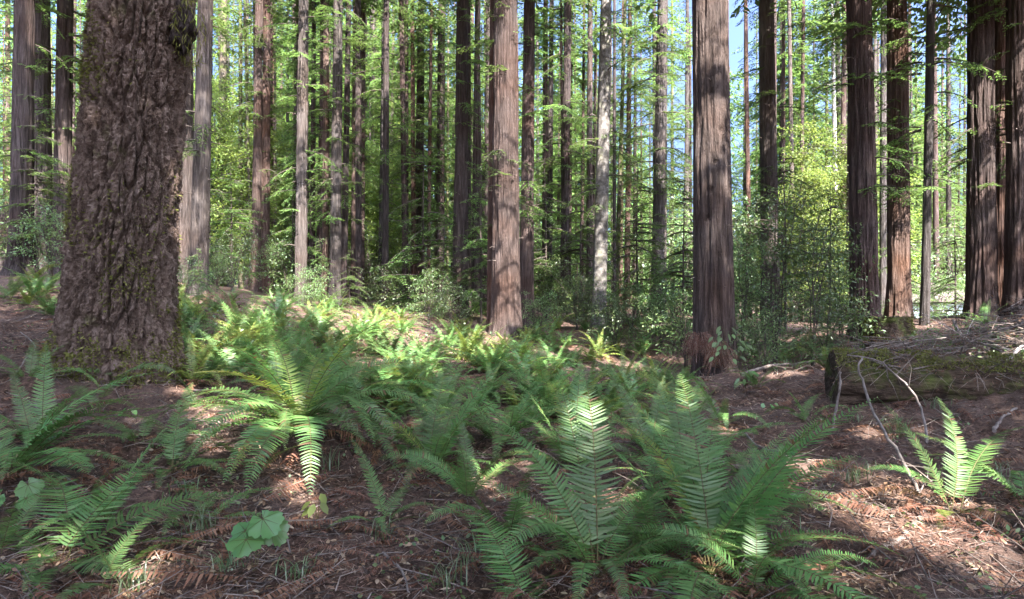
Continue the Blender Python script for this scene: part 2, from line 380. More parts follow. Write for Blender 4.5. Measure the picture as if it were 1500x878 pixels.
exec_seed = 11
CROWNS = {}
def crown_data(key):
    if key in CROWNS: return CROWNS[key]
    k, i = key
    if k == 'sparse':    # bare lower stem with a few short sprays, crown high up
        rng = np.random.default_rng(100+i); mb = MB()
        for j in range(44):
            z = rng.uniform(3.2, 14); az = rng.uniform(0, 6.28)
            needle_branch(mb, rng, np.array([math.cos(az)*.15, math.sin(az)*.15, z]), az, rng.uniform(.45, 1.5), rng.uniform(-.2, .3), rng.uniform(.1, .6), .12, .034, .12, keep=.8)
        for j in range(26):
            z = rng.uniform(14.5, 20); az = rng.uniform(0, 6.28)
            needle_branch(mb, rng, np.array([math.cos(az)*.1, math.sin(az)*.1, z]), az, rng.uniform(1.4, 3.9)*(1-(z-13)/11), rng.uniform(-.1, .2), rng.uniform(.15, .5), .26, .095, .28, keep=.85)
        m = [NEEDLE, LIMB]
    elif k == 'mid':     # foliage from low down, medium density
        mb = conifer_crown(200+i, 2.5, 21, 66, 2.9, .16, .06, .18, .35, .85); m = [NEEDLE, LIMB]
    elif k == 'dense':
        mb = conifer_crown(300+i, 1.2, 26, 165, 3.5, .22, .085, .21, .45, .88); m = [NEEDLE, LIMB]
    elif k == 'sunny':  # like the dense crown, in needles tinted to look sunlit
        mb = conifer_crown(400+i, 1.5, 26, 160, 3.6, .22, .088, .21, .45, .88); m = [NEEDLE_SUNLIT, LIMB]
    elif k == 'maple':
        mb = broad_crown(500+i, 19, 4.4, 3, .2, .14, 230, 60, .1, .07); m = [BROAD_Y, LIMB]
    elif k == 'shrub':   # evergreen huckleberry / tanoak bush
        mb = broad_crown(600+i, 2.3, 1.5, 6, .09, .036, 54, 38, .15, .02); m = [BROAD, LIMB]
    elif k == 'tallshrub':
        mb = broad_crown(650+i, 5.6, 2.1, 5, .13, .05, 74, 40, .08, .03); m = [BROAD, LIMB]
    elif k == 'sapling':
        rng = np.random.default_rng(700+i); mb = MB()
        H = 3.2; mb.tube(np.array([[0, 0, -.1], [.03, 0, H*.5], [0, .04, H]]), [.028, .018, .005], 5, 1)
        for j in range(30):
            z = H*(.12+.85*rng.random()); az = rng.uniform(0, 6.28)
            needle_branch(mb, rng, np.array([0, 0, z]), az, (1.15*(1-z/H)+.25)*rng.uniform(.7, 1.1), rng.uniform(-.1, .2), rng.uniform(.1, .45), .085, .022, .075, keep=.9, t0=.08)
        m = [NEEDLE, LIMB]
    CROWNS[key] = mb.data({'sapling': 'crown', 'shrub': 'foliage'}.get(k, 'crown'), m)
    return CROWNS[key]

def tree(name, pxt, pxb, w, D, label, bark=BARK, crown='sparse', group=None, H=23, det=1, flare=.35, amp=None, seed=None, cscale=1.0, dents=(), knob=0.0, cat='tree', taper=.5, bow=0.0, var=None, ridge=.085):
    """pxt/pxb: photo x of the stem at the top edge and at its foot, w its width there in photo pixels, D metres from the camera"""
    global exec_seed; exec_seed += 1; seed = exec_seed if seed is None else seed
    R = w/F*D/2; X = (pxb-CX)/F*D; Xt = (pxt-CX)/F*D
    z = g1(X, D); zt = EYE+CY/F*D
    root = empty(name, (X, D, z)); tag(root, label, cat, group)
    lean = ((Xt-X)/(zt-z), 0)
    if det == 2: ns, zs, am = 220, zlist(H, 9.5, .05), .045
    elif det == 1: ns, zs, am = 72, zlist(H, 15, .16), .036
    else: ns, zs, am = 14, zlist(H, 18, 1.0), .012
    am = am if amp is None else amp
    G = ring_trunk(R, H, lean, ns, zs, flare, am*min(1, R/.25), seed, ridge, 1.7, taper, dents, knob, bow=bow)
    mb = MB(); mb.grid(G, 0, True, True); mb.add(G[-1], [list(range(ns))], 0)
    mb.build('trunk', [bark], root)
    if crown:
        me = crown_data((crown, (var if var is not None else seed) % (4 if crown in ('sparse', 'mid', 'dense', 'sunny') else 3)))
        c = link('crown', me, root, (lean[0]*0, 0, 0), seed*1.7, cscale)
        # follow the lean of the stem
        c.rotation_euler = (0, math.atan(lean[0]), 0); c.rotation_mode = 'XYZ'
        c.rotation_euler.z = (seed*1.7) % 6.28 if abs(lean[0]) < .02 else 0
    return root

# ================================================================ SETTING: ground
def ground():
    def axis(a, b, far_a, far_b, d):
        c = list(np.arange(a, b, d)); s = d
        lo, hi = [], []
        v = a
        while v > far_a: s *= 1.16; v -= s; lo.append(v)
        s = d; v = b
        while v < far_b: s *= 1.13; v += s; hi.append(v)
        return np.array(lo[::-1]+c+hi)
    xs = axis(-9, 9, -420, 420, .06); ys = axis(1.5, 13, -120, 620, .06)
    X, Y = np.meshgrid(xs, ys, indexing='xy')
    Z = hg(X, Y)
    near = np.clip(1.4-np.hypot(X, Y)/22, 0, 1)
    Z = Z+near*(.20*(fbm(X*3.2, Y*3.2, None, 5, 31)-.5)+.06*(vn(X*21, Y*21, None, 33)-.5))
    mb = MB(); mb.grid(np.stack([X, Y, Z], -1).transpose(1, 0, 2)[:, :, :], 0, True)
    o = mb.build('ground', [GROUND]); tag(o, kind='structure')
    return o
_g = ground()
# face winding: make it look up
_g.data.flip_normals()

# ================================================================ TREES
FIR_D, FIR_X = 7.5, -4.47
def fir():
    root = empty('fir_tree', (FIR_X, FIR_D, g1(FIR_X, FIR_D)))
    tag(root, 'huge old fir with deeply furrowed scaly bark and mossy foot', 'tree')
    z0 = root.location.z; R, H = .515, 34
    nz = np.concatenate([np.arange(-.5, 5.6, .0125), np.arange(5.6, 9, .12), np.arange(9, 34, 1.2)])
    ns = 420; th = np.arange(ns)*2*math.pi/ns; Z, T = np.meshgrid(nz, th, indexing='ij'); zc = np.clip(Z, 0, None)
    cx, cy = np.cos(T), np.sin(T)
    wx = .30*(fbm(cx*5, cy*5, Z*3.5, 4, 3)-.5); wy = .30*(fbm(cx*5+9, cy*5, Z*3.5, 4, 4)-.5)
    lean = .08
    a = 10.5
    f1, f2, idv = voro(cx*R*a+wx*1.6, cy*R*a+wy*1.6, Z*a*.19+wx*.5, 5)
    e = np.clip((f2-f1)/.24, 0, 1); plate = e*e*(3-2*e)
    b = 21
    g1_, g2_, id2 = voro(cx*R*b+wx*3, cy*R*b+wy*3, Z*b*.25+wx*2, 15)
    e2 = np.clip((g2_-g1_)/.4, 0, 1)
    h1_, h2_, id3 = voro(cx*R*42+wx*4, cy*R*42+wy*4, Z*30+wx*4, 19)
    fine = fbm(cx*R*45, cy*R*45, Z*30, 3, 25)-.5
    r = R*(1-.012*zc)*(1+.32*np.exp(-zc/.32)+.07*np.exp(-zc/1.6))
    lob = fbm(cx*1.9, cy*1.9, Z*.35, 3, 35)-.5
    r = r+.072*(plate-.7)*(.75+.45*idv)+.016*(e2-.5)*plate+.014*(id2-.5)*plate+.022*(id3-.5)+.05*fine+.06*lob*(1+2*np.exp(-zc/.5))
    G = np.stack([cx*r+lean*Z, cy*r, Z], -1)
    mb = MB(); mb.grid(G, 0, False, True); mb.add(G[-1], [list(range(ns))], 0); mb.build('trunk', [FIRBARK], root)
    # moss tufts: base all round, and up the shaded left side
    rng = np.random.default_rng(8); n = 110000
    iz = rng.integers(0, 500, n); it = rng.integers(0, ns, n); P = G[iz, it]; zz = nz[iz]; tt = th[it]
    nn = fbm(P[:, 0]*3.2, P[:, 1]*3.2, P[:, 2]*2.2, 4, 77)
    side = np.exp(-((((tt-3.5+math.pi) % 6.283)-math.pi)/.55)**2)
    p = 2.6*np.exp(-np.clip(zz, 0, 9)/.45)+side*(1.8*np.exp(-zz/2.2)+.2)+.3*np.exp(-((zz-3.1)/.5)**2)*np.exp(-((((tt-4.4+math.pi) % 6.283)-math.pi)/.5)**2)
    ok = (nn*1.5-.35+.0*p < 1) & (rng.random(n) < np.clip(p*(nn*7-3.3), 0, 1)); P = P[ok]; tt = tt[ok]; n = len(P)
    out = np.stack([np.cos(tt), np.sin(tt), np.zeros(n)], -1)
    D = out*.55+rng.normal(0, .5, (n, 3))+np.array([0, 0, -.25])
    mb = MB(); mb.polys(rhombs(P-out*.004, D, out+rng.normal(0, .8, (n, 3)), rng.uniform(.025, .06, n), rng.uniform(.012, .024, n)), 0)
    mb.build('moss', [MOSSM], root)
    # knobbly burl high on the right side
    mb = MB(); u = np.linspace(0, math.pi, 40)[:, None]; v = np.linspace(0, 2*math.pi, 60, endpoint=False)[None]
    S = np.stack([np.sin(u)*np.cos(v), np.sin(u)*np.sin(v), np.cos(u)+0*v], -1)
    rr = .72+1.0*(fbm(S[..., 0]*2.3+4, S[..., 1]*2.3, S[..., 2]*2.3, 4, 61)-.5)+.5*(fbm(S[..., 0]*9, S[..., 1]*9, S[..., 2]*9, 3, 62)-.5)
    c = px_at(276, 42, FIR_D-.15)-np.array(root.location)
    mb.grid(S*rr[..., None]*np.array([.13, .19, .36])+c-np.array([.06, 0, 0]), 0, True, True); mb.build('burl', [BARK_DARK], root)
    mb = MB(); n = 260; P = c+np.array([.04, -.05, -.05])+unit(rng.normal(0, 1, (n, 3)))*np.array([.15, .19, .36])
    mb.polys(rhombs(P, np.array([.1, -.1, -1])+rng.normal(0, .45, (n, 3)), rng.normal(0, 1, (n, 3)), rng.uniform(.04, .12, n), .012), 0)
    mb.build('hanging_moss', [MOSSM], root)
    return root
FIR = fir()

NEAR = {}
# px top, px foot, width, D, label ...
NEAR['a'] = tree('redwood_tree', 35, 31, 27, 20, 'dark redwood at the far left edge, flared foot with a white scar', BARK_DARK, flare=.75, det=1)
tree('redwood_tree', 62, 63, 23, 24, 'pale brown redwood second from the left edge', BARK_GREY)
tree('redwood_tree', 96, 90, 22, 23, 'dark redwood just left of the huge fir, ringed by green sprays', BARK_DARK, crown='mid')
tree('redwood_tree', 110, 104, 6, 40, 'thin dim redwood squeezed beside the huge fir on its left', BARK_DARK, det=0, crown='mid')
tree('redwood_tree', 268, 268, 30, 25, 'redwood half hidden behind the right flank of the huge fir', BARK)
NEAR['k'] = tree('redwood_tree', 301, 291, 23, 19, 'straight grey-brown redwood next right of the huge fir, leaning slightly', BARK_GREY, flare=.2)
tree('ivy_clad_tree', 328, 322, 13, 37, 'leafy moss-clad trunk in the sunny clearing right of the fir', BARK_MOSS, crown='maple', det=0, group=None, cscale=.75)
tree('maple_tree', 352, 353, 7, 34, 'slender branchy tree with yellow-green leaves before the twin redwoods', BARK_MOSS, crown='maple', det=0, cscale=.6)
tree('redwood_tree', 380, 374, 13, 29, 'left stem of the twin redwoods joined at the foot', BARK_RED, flare=.6)
tree('redwood_tree', 391, 388, 12, 29.3, 'right stem of the twin redwoods joined at the foot', BARK_RED, flare=.6)
tree('redwood_tree', 398, 397, 5, 36, 'pole-thin redwood touching the twin redwoods on their right', BARK_RED, det=0)
tree('maple_tree', 358, 369, 5, 33, 'leaning sapling stem crossing left of the twin redwoods', BARK_MOSS, crown=None, det=0)
tree('redwood_tree', 422, 420, 6, 52, 'pale distant trunk alone between twin redwoods and knobbly trunk', BARK_GREY, crown='sunny', det=0)
NEAR['i'] = tree('redwood_tree', 445, 440, 16, 24, 'knobbly greyish redwood standing clear with a straight edge', BARK_GREY, knob=.35, flare=.15)
tree('redwood_tree', 460, 457, 8, 31, 'orange-brown thin redwood just behind the knobbly one', BARK_RED, det=0)
tree('redwood_tree', 474, 466, 8, 32, 'slim reddish redwood between the knobbly trunk and the cluster', BARK_RED, det=0)
tree('redwood_tree', 478, 477, 10, 26.4, 'left stem of the tight grey redwood cluster', BARK, flare=.5)
NEAR['j'] = tree('redwood_tree', 496, 490, 15, 25.6, 'thickest middle stem of the tight grey redwood cluster', BARK_GREY, flare=.35)
tree('redwood_tree', 511, 503, 9, 26.6, 'dark right stem of the tight grey redwood cluster, tilting outward', BARK_DARK, flare=.3)
tree('redwood_tree', 520, 517, 7, 33, 'dark left half of the pair right of the grey cluster', BARK_DARK, det=0)
tree('redwood_tree', 531, 527, 12, 33.4, 'broader right half of the pair beside the grey cluster', BARK_DARK)
tree('redwood_tree', 543, 541, 4, 47, 'thread-thin pale trunk before the glowing yellow foliage', BARK_GREY, crown='sunny', det=0)
tree('redwood_tree', 577, 570, 6, 42, 'thin lichen-grey trunk at the edge of the glowing foliage', BARK_MOSS, crown='mid', det=0)
tree('redwood_tree', 588, 594, 8, 31, 'lone straight dark pole left of the middle thicket', BARK_DARK, crown='sparse', flare=.2)
tree('redwood_tree', 617, 613, 13, 38, 'sprig-covered trunk in the middle thicket', BARK_DARK, crown='mid')
tree('redwood_tree', 632, 627, 6, 35, 'narrow trunk tight between two sprig-covered ones', BARK_RED, crown='sparse', det=0)
tree('redwood_tree', 647, 644, 13, 36.5, 'dim trunk veiled in green sprays left of the big middle redwood', BARK_DARK, crown='mid')
tree('redwood_tree', 657, 655, 4, 39, 'mossy green leaning pole beside the veiled trunk', BARK_MOSS, crown=None, det=0)
NEAR['h'] = tree('redwood_tree', 678, 674, 21, 26, 'stout dark redwood second left of the central redwood', BARK_DARK, flare=.3)
tree('redwood_tree', 687, 687, 6, 27, 'narrow stem fused to the stout dark redwood', BARK, det=1)
tree('redwood_tree', 700, 695, 10, 30, 'slim redwood between the stout dark one and the central redwood', BARK_DARK)
NEAR['c'] = tree('redwood_tree', 741, 741, 37, 20, 'wide central redwood with shaggy sunlit bark strips', BARK_RED, det=2, flare=.3, amp=.06, seed=301, ridge=.13)
tree('redwood_tree', 723, 719, 12, 20.6, 'red-barked stem fused to the left side of the central redwood', BARK_RED, flare=.3, amp=.03, crown=None)
NEAR['l'] = tree('redwood_tree', 776, 770, 19, 24, 'dark redwood immediately right of the central redwood', BARK_DARK)
tree('redwood_tree', 808, 804, 9, 33, 'slender dark redwood halfway from the central redwood to the pale trunk', BARK_DARK, crown='mid', det=0)
tree('redwood_tree', 832, 826, 12, 32, 'blue-grey redwood left of the pale trunk, lifting slightly', BARK_DARK, crown='sparse', taper=.3)
tree('redwood_tree', 838, 834, 5, 37, 'thin stem hugging the blue-grey redwood', BARK_DARK, crown='mid', det=0)
tree('redwood_tree', 862, 859, 4, 43, 'hair-thin trunk just left of the pale knotty trunk', BARK_MOSS, crown='mid', det=0)
NEAR['p'] = tree('pale_fir', 888, 877, 21, 24, 'pale knotty trunk with dark rings, lit on its left', PALE, flare=.3, knob=.12, amp=.006, det=1)
tree('redwood_tree', 916, 902, 7, 35, 'leaning thin trunk right of the pale knotty trunk', BARK_MOSS, crown='sparse', det=0)
tree('redwood_tree', 923, 918, 9, 38, 'sunlit reddish trunk behind the leaning one', BARK_RED, crown='mid', det=0)
tree('redwood_tree', 931, 929, 6, 41, 'dim trunk third right of the pale knotty trunk', BARK_DARK, crown='mid', det=0)
tree('pale_fir', 971, 962, 17, 33, 'tall pale patchy trunk midway from pale knotty trunk to close redwood', BARK_GREY, crown='mid', knob=.2, taper=.3)
tree('redwood_tree', 1007, 1005, 8, 42, 'bluish slim trunk left of the close bare redwood', BARK_GREY, crown='mid', det=0)
NEAR['r'] = tree('redwood_tree', 1040, 1046, 53, 12.5, 'close bare redwood with knot holes and a ragged foot', BARK, det=2, flare=.14, amp=.04, H=26, seed=305, taper=.55, ridge=.1, crown=None,
                 dents=[(4.6, 3.9, .045, .07), (4.35, 3.4, .04, .06), (4.95, 4.5, .05, .07), (4.2, 2.9, .05, .06), (4.75, 2.2, .03, .05), (4.4, 5.2, .05, .06)])
NEAR['m'] = tree('redwood_tree', 1122, 1130, 24, 22, 'redwood rising out of the leafy bay bush', BARK_GREY, flare=.2)
tree('redwood_tree', 1156, 1159, 5, 44, 'fine trunk glimpsed right of the bush redwood', BARK_RED, crown='sunny', det=0)
tree('redwood_tree', 1211, 1211, 6, 44, 'fine trunk tinged with moss beside the white snag', BARK_MOSS, crown='sunny', det=0)
NEAR['d'] = tree('redwood_tree', 1258, 1268, 34, 16, 'dark redwood left of the mossy stump', BARK_DARK, det=2, flare=.35, amp=.045, seed=311)
NEAR['e'] = tree('redwood_tree', 1314, 1316, 29, 18.5, 'sun-flecked redwood directly behind the mossy stump', BARK, det=2, flare=.4, amp=.04, seed=312)
tree('redwood_tree', 1364, 1355, 11, 17, 'slim tan stem standing bare right of the stump', BARK_GREY, flare=.25, knob=.2, taper=.3)
tree('redwood_tree', 1389, 1390, 8, 40, 'dim veiled trunk right of the slim tan stem', BARK_GREY, crown='mid', det=0)
NEAR['f'] = tree('redwood_tree', 1436, 1438, 34, 17, 'thick dark redwood, first of the close right-hand group', BARK_DARK, det=2, flare=.3, amp=.055, seed=313)
tree('redwood_tree', 1456, 1457, 5, 18.6, 'thin whitish stem wedged in the close right-hand group', BARK_GREY, crown=None, taper=.2)
tree('redwood_tree', 1468, 1466, 19, 18, 'reddish sunlit trunk in the middle of the right-hand group', BARK_RED, det=2, amp=.04, seed=314, crown=None)
NEAR['g'] = tree('redwood_tree', 1492, 1491, 30, 16.5, 'dark redwood cut by the right edge of the photo', BARK_DARK, det=2, amp=.034, seed=315)

# pale trunk: whorls of short dead branch stubs
def stubs(root, D, n, zr, R, L, rng, name='branch_stub', mat=TWIG, up=.1, r=.014):
    for i in range(n):
        z = rng.uniform(*zr); a = rng.uniform(math.pi*1.02, math.pi*1.98); l = rng.uniform(*L)
        d = np.array([math.cos(a), math.sin(a), up]); P = np.array([d*R*.8+[0, 0, z], d*(R+l*.5)+[0, 0, z+rng.normal(0, .05)*l], d*(R+l)+[0, 0, z-rng.uniform(0, .25)*l]])
        mb = MB(); mb.tube(P, [r, r*.7, r*.25], 4, 0); mb.build(name, [mat], root)
_r = np.random.default_rng(5)
stubs(NEAR['p'], 24, 26, (1, 11), .24, (.08, .5), _r)
stubs(NEAR['r'], 12.5, 9, (1.5, 7), .3, (.06, .3), _r, r=.01)

for key_, dist_, rad_ in (('c', 20, .42), ('d', 16, .3), ('e', 18.5, .3), ('f', 17, .32), ('g', 16.5, .28), ('h', 26, .3), ('i', 24, .2), ('k', 19, .22), ('m', 22, .26)):
    stubs(NEAR[key_], dist_, 9, (2, 11), rad_, (.05, .45), _r, r=.012)

def snag():
    X, D = (1227-CX)/F*38, 38
    root = empty('dead_snag', (X, D, g1(X, D))); tag(root, 'bleached white dead snag with bare side branches', 'tree')
    G = ring_trunk(.15, 22, ((1221-1229)/F*38/18, 0), 14, zlist(20, 18, .6), .2, .01, 7, taper=.6)
    mb = MB(); mb.grid(G, 0, True, True); mb.build('trunk', [DEADWOOD], root)
    rng = np.random.default_rng(3)
    for i in range(22):
        z = rng.uniform(8, 18); a = rng.uniform(0, 6.28); L = rng.uniform(.4, 2.0); d = np.array([math.cos(a), math.sin(a)*.6, rng.uniform(-.1, .5)])
        o = np.array([-.011*z, 0, z])
        mb = MB(); mb.tube(np.array([o, o+d*L*.5, o+d*L+[0, 0, -.15*L]]), [.03, .02, .006], 4, 0); mb.build('dead_branch', [DEADWOOD], root)
snag()

# trees beyond 45 m that nothing tells apart
rng = np.random.default_rng(77)
FAR = [(-30, 46, 'mid'), (6, 47, 'mid'), (48, 52, 'sunny'), (80, 49, 'mid'), (118, 50, 'sunny'), (285, 50, 'sunny'), (310, 58, 'sunny'), (338, 55, 'maple'), (366, 56, 'sunny'), (410, 52, 'maple'), (432, 50, 'sunny'), (452, 55, 'sunny'), (484, 48, 'sunny'),
       (513, 54, 'sunny'), (536, 50, 'maple'), (552, 46, 'sunny'), (562, 54, 'maple'), (583, 50, 'dense'), (604, 47, 'dense'), (637, 49, 'dense'), (662, 46, 'dense'), (690, 50, 'dense'), (708, 44, 'dense'), (757, 48, 'mid'), (790, 52, 'mid'), (817, 46, 'dense'), (845, 50, 'dense'),
       (871, 46, 'mid'), (898, 52, 'mid'), (940, 46, 'dense'), (952, 55, 'mid'), (985, 50, 'mid'), (1020, 56, 'mid'), (1066, 60, 'mid'), (1090, 52, 'mid'), (1108, 48, 'mid'), (1146, 52, 'sunny'), (1172, 50, 'maple'), (1192, 47, 'sunny'), (1240, 50, 'sunny'), (1283, 48, 'sunny'),
       (1298, 54, 'mid'), (1338, 47, 'sunny'), (1346, 55, 'mid'), (1375, 50, 'mid'), (1402, 46, 'mid'), (1412, 53, 'mid'), (1476, 48, 'mid'), (1510, 50, 'mid'), (1540, 47, 'dense')]
for i, (p, D, k) in enumerate(FAR):
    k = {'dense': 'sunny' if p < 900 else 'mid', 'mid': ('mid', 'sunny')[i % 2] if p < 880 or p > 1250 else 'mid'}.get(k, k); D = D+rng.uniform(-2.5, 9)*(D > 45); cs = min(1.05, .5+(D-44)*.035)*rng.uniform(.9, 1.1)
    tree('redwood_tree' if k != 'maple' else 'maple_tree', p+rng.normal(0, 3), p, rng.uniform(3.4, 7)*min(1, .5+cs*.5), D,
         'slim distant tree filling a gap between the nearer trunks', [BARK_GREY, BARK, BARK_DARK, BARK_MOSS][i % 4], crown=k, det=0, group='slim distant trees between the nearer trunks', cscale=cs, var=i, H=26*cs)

for i in range(96):
    p = rng.uniform(300, 720) if i < 30 or i >= 72 else rng.uniform(780, 1015) if i < 46 else rng.uniform(1075, 1420)
    D = rng.uniform(36, 58) if i % 3 else rng.uniform(28, 38)
    tree('redwood_tree', p+rng.normal(0, 4), p, rng.uniform(3.8, 8.5)*(40/D)**.7, D, 'slim distant tree filling a gap between the nearer trunks', [BARK_DARK, BARK, BARK_DARK, BARK_RED, BARK_GREY][i % 5], crown='sparse' if i % 2 else None, det=0,
         group='slim distant trees between the nearer trunks', cscale=rng.uniform(.9, 1.1), var=i, H=24, taper=.35)
# far-off wood: one mass
def far_wood():
    rng = np.random.default_rng(9); mb = MB()
    for i in range(200):
        D = rng.uniform(66, 120); px = rng.uniform(-250, 1750)
        if (985 < px < 1095 and rng.random() < .85) or (880 < px < 1140 and rng.random() < .5) or (px > 1140 and rng.random() < .25): continue
        x = (px-CX)/F*D; z = g1(x, min(D, 60)); h = rng.uniform(26, 44)*(.6 if 930 < px < 1130 else .74 if px > 640 else .95); r = rng.uniform(.1, .3)
        th = np.arange(7)*2*math.pi/7
        zz = np.linspace(-1, h, 6)
        G = np.stack([x+np.cos(th)[None]*r*(1-.6*np.linspace(0, 1, 6)[:, None]), D+np.sin(th)[None]*r*(1+0*zz[:, None]), z+zz[:, None]+0*th[None]], -1)
        mb.grid(G, 1, True, True)
        n = 3300; u = rng.random(n)**.85; zc = z+1+(h-1)*u; rad = (3.3*(1-.72*u)+.4)*rng.random(n)**.5; a = rng.uniform(0, 6.28, n)
        lay = np.floor(zc/1.1)*1.1+rng.normal(0, .22, n)-rad*.25
        P = np.stack([x+np.cos(a)*rad, D+np.sin(a)*rad, lay], -1)
        Dr = np.stack([np.cos(a), np.sin(a), -.35+0*a], -1)+rng.normal(0, .45, (n, 3))
        mb.polys(rhombs(P, Dr, np.array([0, 0, 1.])+rng.normal(0, .45, (n, 3)), rng.uniform(.3, .7, n), rng.uniform(.12, .26, n)), 2 if px < 620 or 1120 < px < 1400 or rng.random() < .4 else 0)  # sunlit needle tint painted in by region
    o = mb.build('distant_forest', [NEEDLE, BARK, NEEDLE_SUNLIT]); tag(o, kind='stuff')
far_wood()

# ---------------------------------------------------------------- crowns that shade the foreground (above and behind the camera)
PATCH = [(px_, py_, r_) for px_, py_, r_ in [(470, 590, .42), (430, 560, .4), (545, 585, .35), (365, 640, .42), (320, 610, .3), (520, 730, .42), (470, 720, .3), (590, 720, .3), (425, 680, .22), (640, 715, .2),
         (850, 640, .3), (925, 615, .2), (975, 610, .2), (1335, 745, .25), (1345, 785, .4), (1385, 825, .42), (1340, 850, .3), (1310, 715, .2), (1420, 740, .22), (1475, 540, .3), (600, 640, .2), (700, 720, .2), (1190, 690, .2), (900, 740, .2)]]
SPOTS = [(np.array(on(a, b))+np.array([0, 0, .15]), r) for a, b, r in PATCH]
for a, b, r in [(380, 505, .7), (520, 500, .9), (640, 515, .7), (760, 525, .8), (850, 520, .9), (420, 480, .9), (310, 445, 1.0), (700, 500, .8), (940, 540, .5), (590, 540, .5)]:
    SPOTS.append((np.array(on(a, b))+np.array([0, 0, .3]), r))
for y in range(20, 500, 60): SPOTS.append((px_at(752, y, 19.6), .4))
for x, y, D, r in [(872, 330, 23.7, .6), (872, 390, 23.7, .5), (875, 200, 23.7, .5), (1322, 310, 18.2, .35), (1318, 370, 18.2, .35), (1310, 40, 18.2, .5), (1043, 155, 12.1, .22), (1046, 190, 12.1, .22), (1125, 40, 21.7, .6), (1122, 180, 21.7, .5),
                   (1470, 300, 17.6, .35), (1470, 200, 17.6, .3), (1470, 400, 17.6, .3), (1490, 90, 16.1, .3), (1357, 440, 16.8, .4), (1357, 390, 16.8, .4), (445, 330, 23.7, .35), (30, 380, 19.6, .25)]:
    SPOTS.append((px_at(x, y, D), r))

SPOTS = [(q, r*1.3) for q, r in SPOTS]
_rs = np.random.default_rng(606)
for _ in range(46):
    y = _rs.uniform(3, 10); x = _rs.uniform(-.7, .7)*y; SPOTS.append((np.array([x, y, g1(x, y)+.2]), _rs.uniform(.08, .22)))
for _ in range(50):
    y = _rs.uniform(9, 26); x = _rs.uniform(-.7, .6)*y; SPOTS.append((np.array([x, y, g1(x, y)+.3]), _rs.uniform(.25, .6)))
def cull(V, off):
    """gaps in a crown: leaves on the sun's way to the lit spots are left out"""
    C = V.mean(1)+off; keep = np.ones(len(C), bool)
    for q, r in SPOTS:
        d = C-q; t_ = d@TO_SUN; dist = np.linalg.norm(d-t_[:, None]*TO_SUN, axis=1)
        keep &= dist > r
    return V[keep]

def shade_crown(root, seed, z0, z1, nb, rad, ll=.34, lw=.13, gap=.34):
    off = np.array(root.location); rng = np.random.default_rng(seed)
    src = conifer_crown(seed, z0, z1, nb, rad, ll, lw, gap, .7, .95, .2)
    mb = MB()
    base = 0
    for V, Q, M in zip(src.v, src.f, src.m):
        if M[0] == 0:
            mb.polys(cull(V.reshape(-1, 4, 3), off), 0)
        else:
            mb.add(V, Q-base, 1, True)
        base += len(V)
    mb.build('crown', [NEEDLE, LIMB], root)

for i, (key, z0, rad) in enumerate((('r', 8.8, 4.2), ('c', 13.4, 6.2), ('d', 9.8, 5.5), ('e', 12, 5.5), ('f', 10, 6), ('g', 9.8, 5.5), ('a', 11, 5.5), ('m', 14.5, 5.5))):
    shade_crown(NEAR[key], 140+i, z0, z0+9.5, 72, rad)
shade_crown(FIR, 41, 7.5, 24, 60, 4.2)
SHADE = [(-6.5, -2.5, 'unseen broad redwood added for shade just behind the photographer on the left'), (-1, -5, 'unseen redwood added for shade straight behind the photographer'), (4.3, -7, 'unseen redwood added for shade behind the photographer, a step to the right'),
         (9.5, -4.5, 'unseen redwood added for shade to the right of and behind the photographer'), (13.5, 1.5, 'unseen redwood added for shade beside the photographer, out past the right edge'), (2, -12.5, 'unseen second-row redwood added for shade straight behind the photographer'),
         (8.5, -12, 'unseen second-row redwood added for shade behind the camera on the right'), (-4, -11, 'unseen second-row redwood added for shade behind the camera on the left'), (17, -7, 'unseen outer redwood added for shade far to the right behind the photographer'), (19, 8, 'unseen outer redwood added for shade beyond the right edge of the photo'),
         (1.8, -2.2, 'unseen nearest redwood added for shade behind the photographer'), (6.5, -1.5, 'unseen near redwood added for shade behind the photographer, well to the right'), (8.3, 6.6, 'unseen redwood added for shade just outside the right edge of the photo, near the brush'), (-9.3, 6.5, 'unseen redwood added for shade just outside the left edge of the photo'), (-9, -7, 'unseen redwood added for shade far behind the photographer on the left'), (-12, 3, 'unseen redwood added for shade beyond the left edge of the photo')]
for i, (x, y, lab) in enumerate(SHADE):  # unseen trees added to cast shade into the view
    root = empty('redwood_tree', (x, y, g1(x, y))); tag(root, lab, 'tree')
    mb = MB(); mb.grid(ring_trunk(.4, 32, (0, 0), 24, zlist(30, 6, .4), .3, .02, 60+i), 0, True, True); mb.build('trunk', [BARK], root)
    shade_crown(root, 50+i, 9.0, 25, 92, 4.8, .38, .15)

